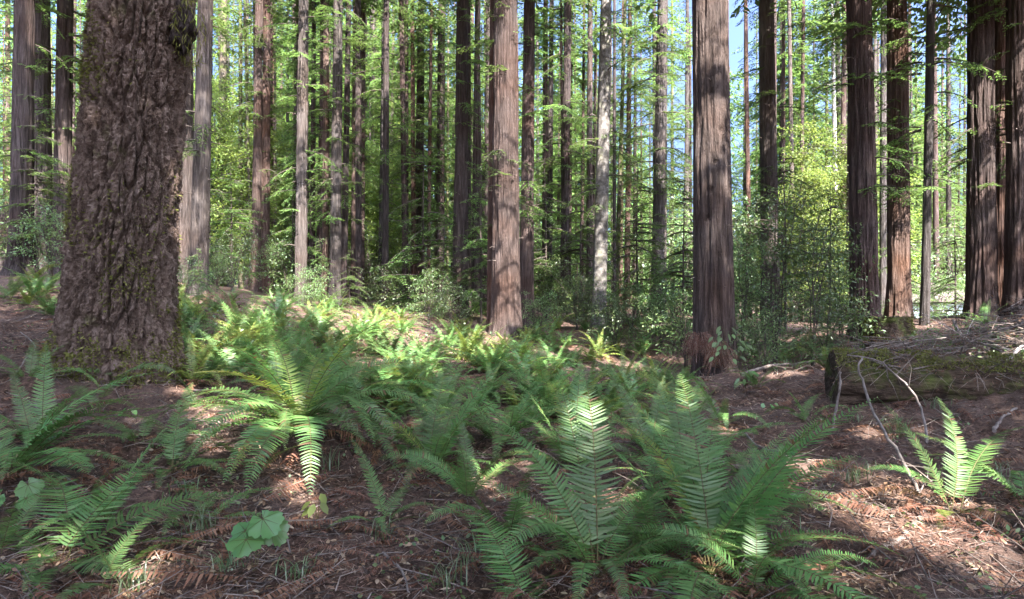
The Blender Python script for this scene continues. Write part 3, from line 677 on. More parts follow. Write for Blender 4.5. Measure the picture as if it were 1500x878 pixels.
# ================================================================ UNDERGROWTH SHRUBS AND SAPLINGS
def bush(kind, px, D, s, label, name=None, group=None, py=None, var=None, dz=0):
    x = (px-CX)/F*D
    i = int(px*7+D*13) if var is None else var
    o = link(name or {'shrub': 'evergreen_shrub', 'tallshrub': 'bay_bush', 'sapling': 'redwood_sapling', 'maple': 'maple_bush'}[kind], crown_data((kind, i % 3)), None, (x, D, g1(x, D)+dz), i*1.3, s)
    tag(o, label, {'shrub': 'shrub', 'tallshrub': 'bush', 'sapling': 'sapling', 'maple': 'bush'}[kind], group); return o
for a in [
    ('tallshrub', 1135, 15, .82, 'tall airy bay bush wrapping the redwood right of the close bare one'),
    ('tallshrub', 1190, 14, .62, 'bluish-leaved bay bush in front of the white snag'),
    ('tallshrub', 1232, 16.8, .55, 'bay bush leaning on the dark redwood left of the stump'),
    ('tallshrub', 1088, 18, .74, 'bay bush just behind the close bare redwood on its right'),
    ('shrub', 1210, 12.5, .62, 'low leafy shrub below the bluish bay bush'),
    ('shrub', 1120, 12, .5, 'small dark shrub at the foot of the tall airy bay bush'),
    ('shrub', 1005, 17, .95, 'dense evergreen shrub left of the close bare redwood'),
    ('shrub', 968, 19.5, .8, 'broad evergreen shrub under the tall pale patchy trunk'),
    ('shrub', 925, 22, .85, 'shrub between the pale knotty trunk and the tall patchy trunk'),
    ('shrub', 990, 24, 1.1, 'high evergreen shrub behind the one left of the close redwood'),
    ('shrub', 900, 19, .75, 'low shrub at the foot of the pale knotty trunk, right side'),
    ('shrub', 845, 23, .85, 'low shrub at the foot of the pale knotty trunk, left side'),
    ('shrub', 815, 26, 1.1, 'dark shrub below the slender redwood beyond the central one'),
    ('shrub', 790, 20.5, .6, 'small shrub close on the right of the central redwood'),
    ('shrub', 660, 21, .62, 'pale-topped shrub left of the central redwood'),
    ('shrub', 628, 23, .75, 'spreading shrub below the middle thicket'),
    ('shrub', 560, 26, .8, 'shrub on the path-like clearing below the glowing foliage'),
    ('shrub', 455, 22, .6, 'shrub at the foot of the knobbly greyish redwood'),
    ('shrub', 425, 26, 1.1, 'yellowish shrub between the twin redwoods and the knobbly one'),
    ('shrub', 340, 24, .95, 'tangled shrub left of the twin redwoods'),
    ('shrub', 318, 21, .6, 'shrub by the straight redwood next to the fir'),
    ('shrub', 270, 15, .5, 'sparse shrub at the right flank of the huge fir'),
    ('shrub', 75, 19, .9, 'green shrub between the leftmost redwood and the huge fir'),
    ('shrub', 60, 25, 1.7, 'tall bright shrub behind the leftmost redwoods'),
    ('shrub', 8, 26, 1.5, 'sunny shrub behind the broken stump at the left edge'),
    ('sapling', 512, 23, .7, 'young redwood with bare twigs below the grey cluster'),
    ('sapling', 470, 24, .8, 'young redwood tucked against the reddish slim trunk'),
    ('sapling', 650, 25, 1.2, 'layered young redwood before the veiled trunk'),
    ('sapling', 600, 29, 1.1, 'young redwood beside the lone straight pole'),
    ('sapling', 715, 28, 1.2, 'young redwood behind the left side of the central redwood'),
    ('sapling', 782, 26, 1.2, 'young redwood at the right of the dark redwood behind the centre'),
    ('sapling', 290, 16, .5, 'spindly seedling redwood by the straight leaning redwood'),
    ('sapling', 1320, 26, 1.5, 'young redwood in front of the blue-grey house'),
    ('sapling', 1400, 24, 1.5, 'young redwood between the slim tan stem and the right-hand group'),
    ('sapling', 885, 28, 1.1, 'young redwood just behind the pale knotty trunk'),
    ('sapling', 960, 27, 1.3, 'young redwood rising behind the broad evergreen shrub'),
    ('shrub', 1372, 27, 1.1, 'shrub hiding the roof of the blue-grey house'),
    ('sapling', 560, 31, 1.2, 'tall airy young redwood in front of the glowing gap'), ('sapling', 622, 27, 2.2, 'tall drooping young redwood below the sprig-covered trunk'), ('sapling', 705, 25, 1.7, 'young redwood touching the left flank of the central redwood'),
    ('sapling', 800, 27, 2.1, 'tall young redwood under the slender dark redwood'), ('sapling', 850, 30, 2.2, 'tall young redwood left of the pale knotty trunk'), ('sapling', 935, 25, 1.9, 'tall young redwood right of the pale knotty trunk'),
    ('sapling', 1000, 21, 1.6, 'young redwood close behind the bare redwood, left side'), ('sapling', 1150, 24, 2.0, 'tall young redwood behind the tall airy bay bush'), ('sapling', 1215, 22, 1.5, 'young redwood left of the two dark redwoods'),
    ('sapling', 430, 27, 1.6, 'young redwood between the twin redwoods and the knobbly trunk'), ('sapling', 340, 26, 1.5, 'young redwood in the sunny gap right of the fir'), ('sapling', 55, 20, 1.5, 'young redwood between the leftmost trunks'),
    ('maple', 1165, 30, .5, 'young yellow-green maple behind the tall bay bush'),
    ('maple', 1225, 33, .55, 'young yellow-green maple below the white snag'),
    ('maple', 1290, 36, .55, 'young maple glowing between two dark redwoods behind the stump'),
    ('maple', 548, 38, .5, 'young glowing maple right of the grey cluster'),
    ('sapling', 118, 14, .5, 'little redwood sapling peeping from behind the left edge of the fir'),
]: bush(*a)
for i, (p, D, k, s) in enumerate([(300, 36, 'shrub', 2.2), (420, 38, 'shrub', 2.0), (545, 36, 'shrub', 1.7), (620, 40, 'shrub', 2.0), (800, 40, 'shrub', 2.2),                                  (915, 42, 'shrub', 2.3), (1020, 40, 'shrub', 3), (1075, 38, 'shrub', 3), (1120, 34, 'shrub', 2.6), (1165, 36, 'shrub', 3), (1210, 34, 'shrub', 2.8), (1290, 42, 'shrub', 2.6), (1345, 42, 'shrub', 2.6), (1400, 36, 'shrub', 2.4), (1470, 34, 'shrub', 2.2), (1520, 36, 'shrub', 2.4), (250, 34, 'shrub', 2)]):
    bush(k, p, D, s, 'dim evergreen shrub far back among the trunks', group='dim shrubs far back among the trunks', var=i)

# ================================================================ FERNS
STALK = None
t = NT('fern_stalk'); STALK = t.pri((.09, .075, .03), .7)
t = NT('dead_fern_stalk'); STALKB = t.pri((.1, .055, .03), .8)
def frond_mb(mb, rng, L=1.0, e0=60, bend=70, width=.15, pairs=52, hi=True, start=.14, curl=0.0, ragged=.06, M=np.eye(3), off=(0, 0, 0), m0=0, m1=1, sway=None, vup=.12):
    n = 26; t = np.linspace(0, 1, n); e = np.radians(e0-bend*t**1.25)
    sw = rng.normal(0, .12) if sway is None else sway
    dl = L/(n-1); az = sw*t*1.6
    T = np.stack([np.cos(e)*np.cos(az), np.cos(e)*np.sin(az), np.sin(e)], -1)
    C = np.concatenate([[[0, 0, 0]], np.cumsum((T[:-1]+T[1:])/2*dl, 0)])
    def at(A, u):
        k = np.clip(u*(n-1), 0, n-1.001); i = k.astype(int); f = (k-i)[:, None]; return A[i]*(1-f)+A[i+1]*f
    u = start+(1-start)*np.linspace(0, 1, pairs)**.97
    v = (u-start)/(1-start)
    P, Tt = at(C, u), unit(at(T, u)); S = unit(np.cross(np.array([0, 0, 1.]), Tt)+1e-6); N = np.cross(Tt, S)
    tw = rng.normal(0, .25)*v[:, None]; S, N = unit(S*np.cos(tw)+N*np.sin(tw)), unit(N*np.cos(tw)-S*np.sin(tw))
    ln = width*L*np.minimum(1, .55+v*2.4)*np.clip(1-v, 0, 1)**.62*1.0+.006
    pw = (1-start)*L/pairs*.74*np.minimum(1, .35+1.2*(1-v))
    for sd in (-1, 1):
        gone = rng.random(pairs) < (.05 if m0 == 0 else .12)
        l = np.where(gone, .25, 1)*ln*rng.uniform(1-ragged*2, 1+ragged, pairs); fw = np.radians(8+22*v+rng.normal(0, 4, pairs))[:, None]
        d = S*sd*np.cos(fw)+Tt*np.sin(fw)+N*(vup+rng.normal(0, ragged, pairs))[:, None]
        d = unit(d); wd = unit(Tt-d*(Tt*d).sum(1)[:, None])
        tw2 = (rng.normal(.12, .12+ragged, pairs))[:, None]; wd = unit(wd+np.cross(d, wd)*tw2*sd)
        us, hw = ((0, .1, .4, .75, 1), (.3, .52, .48, .32, .02)) if hi else ((0, .35, 1), (.5, .55, .05))
        drop = .16+curl
        G = []
        for a, h in zip(us, hw):
            c = P+d*l[:, None]*a-N*(l*drop*a*a)[:, None]+Tt*(l*.10*a*a)[:, None]
            G.append(np.stack([c-wd*(pw*h)[:, None], c+wd*(pw*h)[:, None]], 1))
        G = np.stack(G, 1)                          # pairs, stations, 2, 3
        G = G@M.T+np.asarray(off); k = len(us)
        I = np.arange(pairs*k*2).reshape(pairs, k, 2)
        Q = np.stack([I[:, :-1, 0], I[:, 1:, 0], I[:, 1:, 1], I[:, :-1, 1]], -1).reshape(-1, 4)
        mb.add(G, Q, m0, True)
    mb.tube((C[::2 if hi else 5])@M.T+np.asarray(off), np.linspace(.0042, .0010, len(C[::2 if hi else 5]))*L**.5, 4 if hi else 3, m1)

FR = {}
def frond_data(kind, i):
    k = (kind, i)
    if k not in FR:
        rng = np.random.default_rng(900+i*17+hash(kind) % 1 + len(kind)); mb = MB()
        if kind == 'green':
            e0 = (82, 74, 66, 58, 50, 42, 34, 26, 70, 54, 62, 38)[i]; b = (55, 75, 95, 60, 85, 70, 62, 60, 30, 110, 40, 95)[i]
            frond_mb(mb, rng, 1, e0, b, rng.uniform(.105, .135), 54, sway=rng.normal(0, .14)); m = [FERN, STALK]
        elif kind == 'broad':
            frond_mb(mb, rng, 1, (62, 48, 34, 22)[i % 4], (62, 58, 50, 40)[i % 4], .19, 46, sway=rng.normal(0, .2)); m = [FERN, STALK]
        elif kind == 'yellow':
            frond_mb(mb, rng, 1, (74, 62, 48, 30)[i], (60, 70, 65, 70)[i], .12, 52); m = [FERN_Y, STALK]
        elif kind == 'dead':
            frond_mb(mb, rng, 1, (40, 20, 5, -10)[i], (150, 120, 95, 75)[i], .075, 40, True, .2, .5, .3, vup=-.3); m = [FERN_B, STALKB]
        FR[k] = mb.data('frond', m)
    return FR[k]

FS = 1.34
def fern(loc, label, n=12, L=(.7, 1.0), seed=0, azs=None, dead=4, yellow=0, tiers=(1, 12), group=None):
    """azs: list of (azimuth degrees in plan: 0 right, 90 away, 270 towards us; steepness index; length; kind)"""
    rng = np.random.default_rng(seed); root = empty('sword_fern', loc); tag(root, label, 'fern', group)
    lst = list(azs or []); dead = int(dead*1.6)
    a = rng.uniform(0, 360)
    for i in range(n):
        a += 137.5+rng.normal(0, 14); kind = 'yellow' if i < yellow else 'green'
        lst.append((a, int(rng.integers(0, 4)) if kind == 'yellow' else int(rng.integers(*tiers)), rng.uniform(*L), kind))
    for i in range(dead):
        lst.append((rng.uniform(0, 360), int(rng.integers(0, 4)), rng.uniform(*L)*.75, 'dead'))
    for (az, i, l, kind) in lst:
        l *= FS
        o = link({'dead': 'dead_frond'}.get(kind, 'frond'), frond_data(kind, i % (12 if kind == 'green' else 4)), root)
        o.scale = (l, l*rng.choice([-1, 1])*rng.uniform(.9, 1.12), l); o.rotation_euler = (rng.normal(0, .12), 0, math.radians(az))
        o.location = (rng.normal(0, .025), rng.normal(0, .025), 0)
    return root
def fern_px(px, py, label, **k):
    x, y, z = on(px, py); return fern((x, y, z-.01), label, **k)

G_ = 'green'
fern_px(440, 640, 'large sunlit sword fern with long spreading fronds on brown litter', n=20, L=(.85, 1.2), seed=1, dead=9, yellow=3, azs=[(25, 4, 1.2, G_), (10, 7, 1.1, G_), (160, 5, 1.05, G_), (300, 6, 1.05, G_), (265, 11, 1.05, G_), (320, 11, 1.15, G_), (60, 2, 1.1, G_), (110, 1, 1.0, 'yellow'), (140, 3, 1.0, 'yellow'), (255, 9, 1.1, G_), (275, 7, 1.25, G_), (290, 11, 1.25, G_), (265, 7, 1.0, 'yellow'), (230, 6, 1.05, G_), (315, 9, 1.2, G_), (240, 11, .95, G_), (185, 9, 1.0, G_), (350, 9, 1.15, G_)])
fern_px(85, 835, 'big low fern in the lower left corner with one broad pointed frond', n=4, L=(.4, .55), seed=2, dead=3, tiers=(5, 12), azs=[(48, 2, .8, 'broad'), (20, 3, .62, 'broad'), (172, 2, .6, 'broad'), (215, 3, .55, 'broad'), (300, 7, .5, G_), (330, 3, .5, 'broad'), (80, 1, .7, 'broad'), (125, 1, .7, 'broad')])
fern_px(15, 700, 'sword fern at the left edge arching towards the fir', n=10, L=(.6, .9), seed=3, dead=3, azs=[(20, 0, .95, 'broad'), (50, 4, .9, G_), (340, 2, .8, 'broad'), (10, 2, .8, G_), (35, 1, .85, 'broad'), (0, 6, .8, G_)])
fern_px(250, 690, 'small upright fern just below the mossy fir foot', n=4, L=(.4, .6), seed=4, dead=3, azs=[(100, 0, .6, G_), (60, 1, .62, G_), (10, 5, .6, G_), (340, 11, .55, G_), (0, 7, .55, G_), (290, 7, .45, G_)])
fern_px(150, 600, 'fern with a single high arching frond against the fir', n=2, L=(.4, .5), seed=5, dead=1, azs=[(350, 2, .75, G_), (150, 4, .5, G_)])
fern_px(635, 690, 'blue-green fern with upright fronds right of the large sunlit one', n=12, L=(.6, .85), seed=6, dead=6, azs=[(70, 0, .9, G_), (120, 1, .85, G_), (30, 8, .9, G_), (310, 9, .7, G_), (160, 5, .75, 'yellow')])
fern_px(735, 655, 'wide arching fern in the middle of the litter', n=14, L=(.7, 1.0), seed=7, dead=5, azs=[(170, 4, 1.0, G_), (150, 2, .95, G_), (10, 4, 1.0, G_), (330, 9, .9, G_), (200, 9, .9, G_)])
fern_px(870, 840, 'tall close fern with a straight central frond, low in the middle', n=11, L=(.55, .8), seed=8, dead=4, azs=[(85, 0, .95, G_), (130, 1, .9, G_), (150, 10, .95, G_), (100, 8, .85, G_), (30, 3, .8, G_), (20, 6, .7, G_), (270, 9, .5, G_)])
fern_px(1040, 845, 'biggest close fern with a long frond reaching right', n=13, L=(.6, .95), seed=9, dead=5, azs=[(12, 10, 1.05, G_), (22, 10, .9, G_), (5, 3, .9, G_), (25, 5, .9, G_), (60, 1, .95, G_), (95, 0, .95, G_), (130, 1, .85, G_), (10, 6, .8, G_), (150, 4, .85, 'yellow'), (345, 5, .75, G_), (300, 9, .6, G_)])
fern_px(770, 900, 'cut-off fern at the bottom edge with a broad tilted frond', n=0, L=(.5, .7), seed=10, dead=1, azs=[(125, 1, .62, 'broad'), (60, 7, .42, G_), (100, 2, .5, 'broad')])
fern_px(1010, 735, 'shaded upright fern behind the biggest close fern', n=13, L=(.6, .8), seed=11, dead=5, azs=[(80, 0, .85, G_), (110, 8, .85, G_), (170, 1, .8, G_), (20, 4, .8, G_), (40, 2, .8, G_)])
fern_px(840, 690, 'fern with one glowing yellow-green frond standing up', n=9, L=(.55, .8), seed=12, dead=3, azs=[(100, 0, .82, 'yellow'), (75, 0, .85, G_), (50, 3, .75, G_), (150, 3, .7, G_)])
fern_px(955, 670, 'fern with two small erect light fronds behind the tall close one', n=10, L=(.5, .7), seed=13, dead=4, azs=[(110, 8, .65, G_), (70, 8, .65, G_), (170, 9, .7, G_)])
fern_px(1398, 755, 'young fern with four fronds by the arching grey branch', n=0, seed=14, dead=2, azs=[(88, 0, .72, G_), (125, 8, .68, G_), (35, 3, .8, G_), (150, 2, .5, G_), (320, 7, .42, 'yellow'), (230, 7, .38, 'yellow')])
fern_px(690, 740, 'middling fern between the wide arching one and the tall close one', n=9, L=(.5, .75), seed=31, dead=4)
fern_px(560, 660, 'fern drooping over litter between the large sunlit and the blue-green fern', n=8, L=(.5, .8), seed=32, dead=5)
fern_px(1120, 740, 'fern peeping out behind the long reaching frond', n=8, L=(.4, .65), seed=33, dead=4)
fern_px(800, 600, 'leafy fern in the hollow beyond the wide arching one', n=11, L=(.6, .85), seed=34, dead=4)
fern_px(900, 610, 'fern in dappled light beyond the glowing frond', n=11, L=(.55, .8), seed=35, dead=4)
fern_px(640, 620, 'fern beyond the blue-green fern, half sunlit', n=11, L=(.6, .85), seed=36, dead=4, yellow=2)
fern_px(950, 830, 'low fern squeezed between the two biggest close ferns', n=8, L=(.45, .65), seed=37, dead=3)
fern_px(55, 655, 'shaggy fern on the left bank between the arching one and the corner one', n=10, L=(.5, .75), seed=41, dead=5)
fern_px(150, 770, 'flat spreading fern right of the corner fern', n=8, L=(.4, .6), seed=42, dead=4, tiers=(5, 12))
fern_px(40, 560, 'fern on the steep bank left of the mossy fir foot', n=9, L=(.45, .7), seed=43, dead=4)
fern_px(205, 650, 'low fern directly in front of the mossy fir foot', n=7, L=(.35, .55), seed=44, dead=3, tiers=(4, 12))
fern_px(500, 600, 'golden fern overlapping the large sunlit one from behind', n=12, L=(.7, .95), seed=45, dead=4, yellow=5)
fern_px(410, 580, 'fern behind the large sunlit one on its left', n=11, L=(.6, .9), seed=46, dead=4, yellow=2)
fern_px(1005, 645, 'fern in front of the brown sprays at the close redwood', n=9, L=(.45, .65), seed=47, dead=4)
fern_px(740, 800, 'fern low between the cut-off one and the tall close one', n=8, L=(.4, .6), seed=48, dead=3)
fern_px(1100, 880, 'fern at the bottom edge under the biggest close fern', n=8, L=(.4, .6), seed=49, dead=3)
fern_px(300, 770, 'sparse fern between the corner fern and the thimbleberry plant', n=6, L=(.3, .5), seed=51, dead=5, tiers=(4, 12))
fern_px(560, 770, 'small fern alone on the sunlit litter below the drooping fern', n=6, L=(.3, .48), seed=52, dead=6, tiers=(4, 12))
fern_px(1180, 620, 'small fern on the dark litter in front of the log end', n=6, L=(.3, .45), seed=53, dead=3)
fern_px(1110, 570, 'fern at the right side of the close redwood below the bay bushes', n=8, L=(.4, .6), seed=54, dead=4)
fern_px(1195, 885, 'little fern at the bottom edge right of the biggest fern', n=4, L=(.25, .4), seed=15, dead=1)
fern_px(1500, 745, 'fern fronds entering at the right edge', n=4, L=(.5, .7), seed=16, dead=1, azs=[(165, 3, .75, G_), (140, 2, .6, G_)])
fern_px(312, 540, 'upright fern on the slope right of the fir foot', n=11, L=(.7, .95), seed=17, dead=6)
fern_px(355, 500, 'light fern uphill from the large sunlit one', n=12, L=(.7, 1.0), seed=18, dead=4)
fern_px(545, 590, 'fern directly behind the large sunlit one on its right', n=12, L=(.8, 1.1), seed=19, dead=5)
fern_px(1325, 508, 'small fern growing against the mossy stump', n=7, L=(.35, .55), seed=20, dead=0)
fern_px(290, 600, 'drab little fern in the sun patch right of the fir', n=5, L=(.3, .5), seed=21, dead=4)
fern_px(1440, 478, 'dark fern below the right-hand trunk group', n=8, L=(.5, .7), seed=22, dead=0)
fern_px(15, 440, 'dark fern on the bank at the left edge', n=8, L=(.5, .8), seed=23, dead=2)
fern_px(1060, 625, 'fern with drooping fronds below the ragged foot of the close redwood', n=6, L=(.45, .7), seed=24, dead=5)
fern_px(380, 700, 'trailing fern sprays hanging below the large sunlit fern', n=2, L=(.4, .6), seed=25, dead=4)
fern_px(165, 862, 'bright fern tips at the bottom edge right of the corner fern', n=4, L=(.3, .5), seed=26, dead=2)
fern_px(0, 815, 'fern cut by the left edge below the arching one', n=5, L=(.4, .55), seed=27, dead=2)

# the carpet of ferns further back: one mesh each
def rosette(i, yellow=False):
    rng = np.random.default_rng(1200+i); mb = MB(); a = 0
    for j in range(15):
        a += 2.4+rng.normal(0, .25); l = rng.uniform(.65, 1.0)
        R = np.array(Matrix.Rotation(a, 3, 'Z'))
        frond_mb(mb, rng, l, rng.uniform(28, 82), rng.uniform(45, 105), rng.uniform(.1, .13), 30, False, .12, M=R, m0=0)
    for j in range(11):
        a = rng.uniform(0, 6.28); R = np.array(Matrix.Rotation(a, 3, 'Z'))
        frond_mb(mb, rng, rng.uniform(.5, .8), rng.uniform(-5, 35), rng.uniform(80, 130), .08, 22, False, .2, .4, .25, M=R, m0=2)
    return mb.data('sword_fern', [FERN_Y if yellow else FERN, STALK, FERN_B])
ROS = [rosette(i) for i in range(5)]+[rosette(9, True), rosette(10, True)]
rng = np.random.default_rng(42)
zones = [((255, 440), (438, 565), 44, 'one of the ferns carpeting the slope right of the fir', 'ferns on the slope right of the fir'),
         ((440, 720), (446, 605), 86, 'one of the ferns carpeting the hollow left of the central redwood', 'ferns in the hollow left of the central redwood'),
         ((720, 1000), (468, 630), 84, 'one of the ferns carpeting the ground from central to close redwood', 'ferns between the central and the close redwood'),
         ((1085, 1240), (500, 545), 5, 'one of the sparse ferns below the bay bushes', 'ferns below the bay bushes'),
         ((20, 95), (415, 470), 6, 'one of the dim ferns on the bank left of the fir', 'ferns on the bank left of the fir')]
for (xa, xb), (ya, yb), n, lab, grp in zones:
    for i in range(n):
        py = ya+(yb-ya)*((i+.5)/n); px = rng.uniform(xa, xb); x, y, z = on(px, py)
        k = int(rng.integers(5, 7)) if rng.random() < .34 else int(rng.integers(0, 5))
        o = link('sword_fern', ROS[k], None, (x, y, z-.02), rng.uniform(0, 6.28), rng.uniform(.6, 1.15)*(.85 if py > 560 else 1)); tag(o, lab, 'fern', grp)

# ================================================================ LOG, STUMP, STICKS, BRUSH
def rough_log(name, A, B, ra, rb, label, seed, mats=None, n=130, m=100, amp=.14, cat='log'):
    A, B = np.array(A, float), np.array(B, float); L = np.linalg.norm(B-A); d = (B-A)/L
    s = unit(np.cross(d, [0, 0, 1])); u = np.cross(s, d)
    tt, th = np.meshgrid(np.linspace(0, 1, n), np.arange(m)*2*math.pi/m, indexing='ij')
    r = (ra+(rb-ra)*tt)
    cx, cy = np.cos(th), np.sin(th)
    r = r*(1+amp*3*(fbm(cx*1.6+seed, cy*1.6, tt*L*1.5, 3, seed)-.5)+amp*1.6*(fbm(cx*6, cy*6, tt*L*2.2, 4, seed+3)-.5))
    ends = .02*(fbm(cx*3, cy*3, tt*0, 3, seed+5)-.5)
    G = d[None, None]*((tt*L+ends*(tt < .02)-ends*(tt > .98))[..., None])+s*(cx*r)[..., None]+u*(cy*r)[..., None]
    mb = MB(); mb.grid(G, 0, True, True)
    for k, row in ((0, G[0]), (-1, G[-1])):         # ragged ends: rings shrinking into the wood
        c = row.mean(0); sg = -1 if k == 0 else 1
        rings = np.stack([c+(row-c)*f+d*sg*(-.05*(1-f))+(.0 if f == 1 else 1)*d*.03*(fbm(row[:, 0]*30*f, row[:, 2]*30*f, None, 2, 4)-.5)[:, None] for f in (1, .75, .5, .25, .04)])
        mb.grid(rings, 0, True, True)
    o = mb.build(name, mats or [MOSSLOG], None, A); tag(o, label, cat); return o
lA = px_at(1218, 556, 8.3); lB = lA+np.array([2.15, -.5, -.02])
rough_log('mossy_log', lA, lB, .36, .27, 'large mossy rotting log half buried in the bank at right', 6)
rng = np.random.default_rng(21)
mb = MB(); n = 9000; u = rng.random(n); th = rng.uniform(.5, 3.0, n); ax = unit(lB-lA); s = unit(np.cross(ax, [0, 0, 1])); up = np.cross(s, ax)
P = lA+(lB-lA)*u[:, None]+(s*np.cos(th)[:, None]*.9+up*np.sin(th)[:, None])*.375
keep = fbm(P[:, 0]*3, P[:, 1]*3, P[:, 2]*3, 3, 6) > .5; P = P[keep]
mb.polys(rhombs(P, rng.normal(0, .6, P.shape)+up*.4+[0, 0, -.2], rng.normal(0, 1, P.shape), rng.uniform(.02, .05, len(P)), .014), 0)
o = mb.build('moss', [MOSSM], bpy.data.objects['mossy_log']); o.matrix_parent_inverse = Matrix.Translation(-Vector(lA))

def stump(px, py, w, h, D, label, seed, mats=None):
    x = (px-CX)/F*D; R = w/F*D/2; H = h/F*D
    root = empty('tree_stump', (x, D, g1(x, D))); tag(root, label, 'stump')
    zs = np.linspace(-.3, H, 26); G = ring_trunk(R, H*3, (0, 0), 60, zs, .2, .05, seed, .12, .5, .3)
    th = np.arange(60)*2*math.pi/60
    rag = .16*H*(fbm(np.cos(th)*3, np.sin(th)*3, None, 3, seed)-.4); G[..., 2] += rag[None]*np.clip(zs/H, 0, 1)[:, None]**2
    top = G[-1]; c = top.mean(0); rings = np.stack([c+(top-c)*f-np.array([0, 0, .08*(1-f)])+np.array([0, 0, 1.])*(.06*(fbm(top[:, 0]*12*f, top[:, 1]*12*f, None, 3, 8)-.5))[:, None]*(f < 1) for f in (1, .8, .55, .3, .03)])
    mb = MB(); mb.grid(G, 0, True, True); mb.grid(rings, 0, True, True); mb.build('wood', mats or [MOSSLOG], root)
    rng = np.random.default_rng(seed); n = 5000; k = rng.integers(0, len(G), n); j = rng.integers(0, 60, n); P = G[k, j]
    ok = fbm(P[:, 0]*2.5, P[:, 1]*2.5, P[:, 2]*2.5, 3, seed) > .47; P = P[ok]
    mb = MB(); mb.polys(rhombs(P, unit(P*[1, 1, 0])+rng.normal(0, .6, P.shape)-[0, 0, .3], rng.normal(0, 1, P.shape), rng.uniform(.03, .07, len(P)), .02), 0); mb.build('moss', [MOSSM], root)
    return root
stump(1300, 515, 56, 44, 14.2, 'squat moss-covered stump in front of two dark redwoods', 71)
stump(10, 400, 34, 95, 25, 'broken weathered stump at the left edge behind the trees', 72, [BARK_DARK])

def stick(name, pts, r0, r1, label, mat=STICK, cat='branch', group=None, twigs=0, seed=0):
    """pts: (photo x, photo y, metres away) joined by a smooth bent tube"""
    P = np.array([px_at(*p) for p in pts]); o0 = P[0].copy()
    k = np.linspace(0, len(P)-1, len(P)*4); i = np.clip(k.astype(int), 0, len(P)-2); f = (k-i)[:, None]
    Pm = P[np.clip(i-1, 0, None)]; P0 = P[i]; P1 = P[i+1]; P2 = P[np.clip(i+2, None, len(P)-1)]
    C = .5*((2*P0)+(P1-Pm)*f+(2*Pm-5*P0+4*P1-P2)*f**2+(3*P0-Pm-3*P1+P2)*f**3)
    rng = np.random.default_rng(seed+int(pts[0][0])); C = C+rng.normal(0, r0*.35, C.shape)
    mb = MB(); mb.tube(C-o0, np.linspace(r0, r1, len(C))*rng.uniform(.85, 1.15, len(C)), 7)
    for _ in range(twigs):
        b = C[rng.integers(2, len(C)-1)]; d = rng.normal(0, .2, 3)+[0, 0, .06]; mb.tube(np.array([b, b+d*.5+rng.normal(0, .02, 3), b+d])-o0, [r1, r1*.6, r1*.3], 4)
    o = mb.build(name, [mat], None, o0); tag(o, label, cat, group); return o
def lie(pts, lift=.02):
    """photo pixels on the ground, as (x, y, metres away)"""
    out = []
    for p in pts:
        x, y, z = on(*p[:2]); out.append((CX+x/y*F, CY-(z+lift-EYE)/y*F, y))
    return out
stick('bent_branch', [(1388, 757, 4.9), (1352, 728, 5.1), (1318, 668, 5.5), (1285, 615, 5.9), (1266, 565, 6.2), (1258, 538, 6.3), (1264, 522, 6.4)], .016, .008, 'long bent grey branch arching up from the young fern to the log', twigs=3)
stick('bent_branch', [(1358, 650, 6.0), (1353, 610, 6.2), (1335, 572, 6.4), (1308, 545, 6.5), (1285, 528, 6.5), (1240, 520, 6.6)], .012, .006, 'second thinner hooked branch beside the long bent one', twigs=2)
stick('fallen_branch', lie([(1278, 822), (1308, 803), (1335, 780), (1352, 758)], .02), .024, .017, 'short thick broken branch lying in the sunlit needles', TWIG)
stick('upright_stick', [(1219, 628, 6.9), (1226, 590, 7.0), (1232, 545, 7.05)], .014, .01, 'upright stick leaning on the left end of the log')
stick('fallen_branch', lie([(1085, 560), (1130, 548), (1180, 540), (1205, 527)], .12), .03, .012, 'dark fallen branch running from the close redwood to the log', TWIG, twigs=5)
stick('fallen_stick', lie([(618, 583), (650, 586), (676, 590)], .05), .02, .014, 'grey stick lying behind the blue-green fern')
stick('fallen_stick', lie([(270, 622), (330, 628), (372, 632)], .04), .014, .008, 'brown stick lying below the fir foot', TWIG)
stick('fallen_stick', lie([(275, 578), (330, 584), (362, 583)], .05), .012, .006, 'thin pale stick right of the mossy fir foot')
stick('fallen_stick', [(14, 560, 6.6), (35, 530, 7.0), (52, 508, 7.3), (30, 487, 7.6)], .009, .005, 'thin kinked twig leaning on the left bank')
stick('fallen_stick', lie([(560, 820), (590, 850), (598, 880)], .03), .008, .004, 'slender stick on the litter at the bottom')
stick('fallen_stick', lie([(1090, 640), (1110, 660), (1140, 668)], .04), .012, .008, 'forked pale stick between the close redwood and the big fern', twigs=2)
stick('fallen_stick', lie([(1455, 640), (1470, 618), (1490, 607)], .05), .018, .01, 'grey stick on the dark litter below the brush')
stick('fallen_stick', lie([(1130, 655), (1150, 672), (1172, 690)], .03), .009, .006, 'short pale twig right of the long reaching frond')
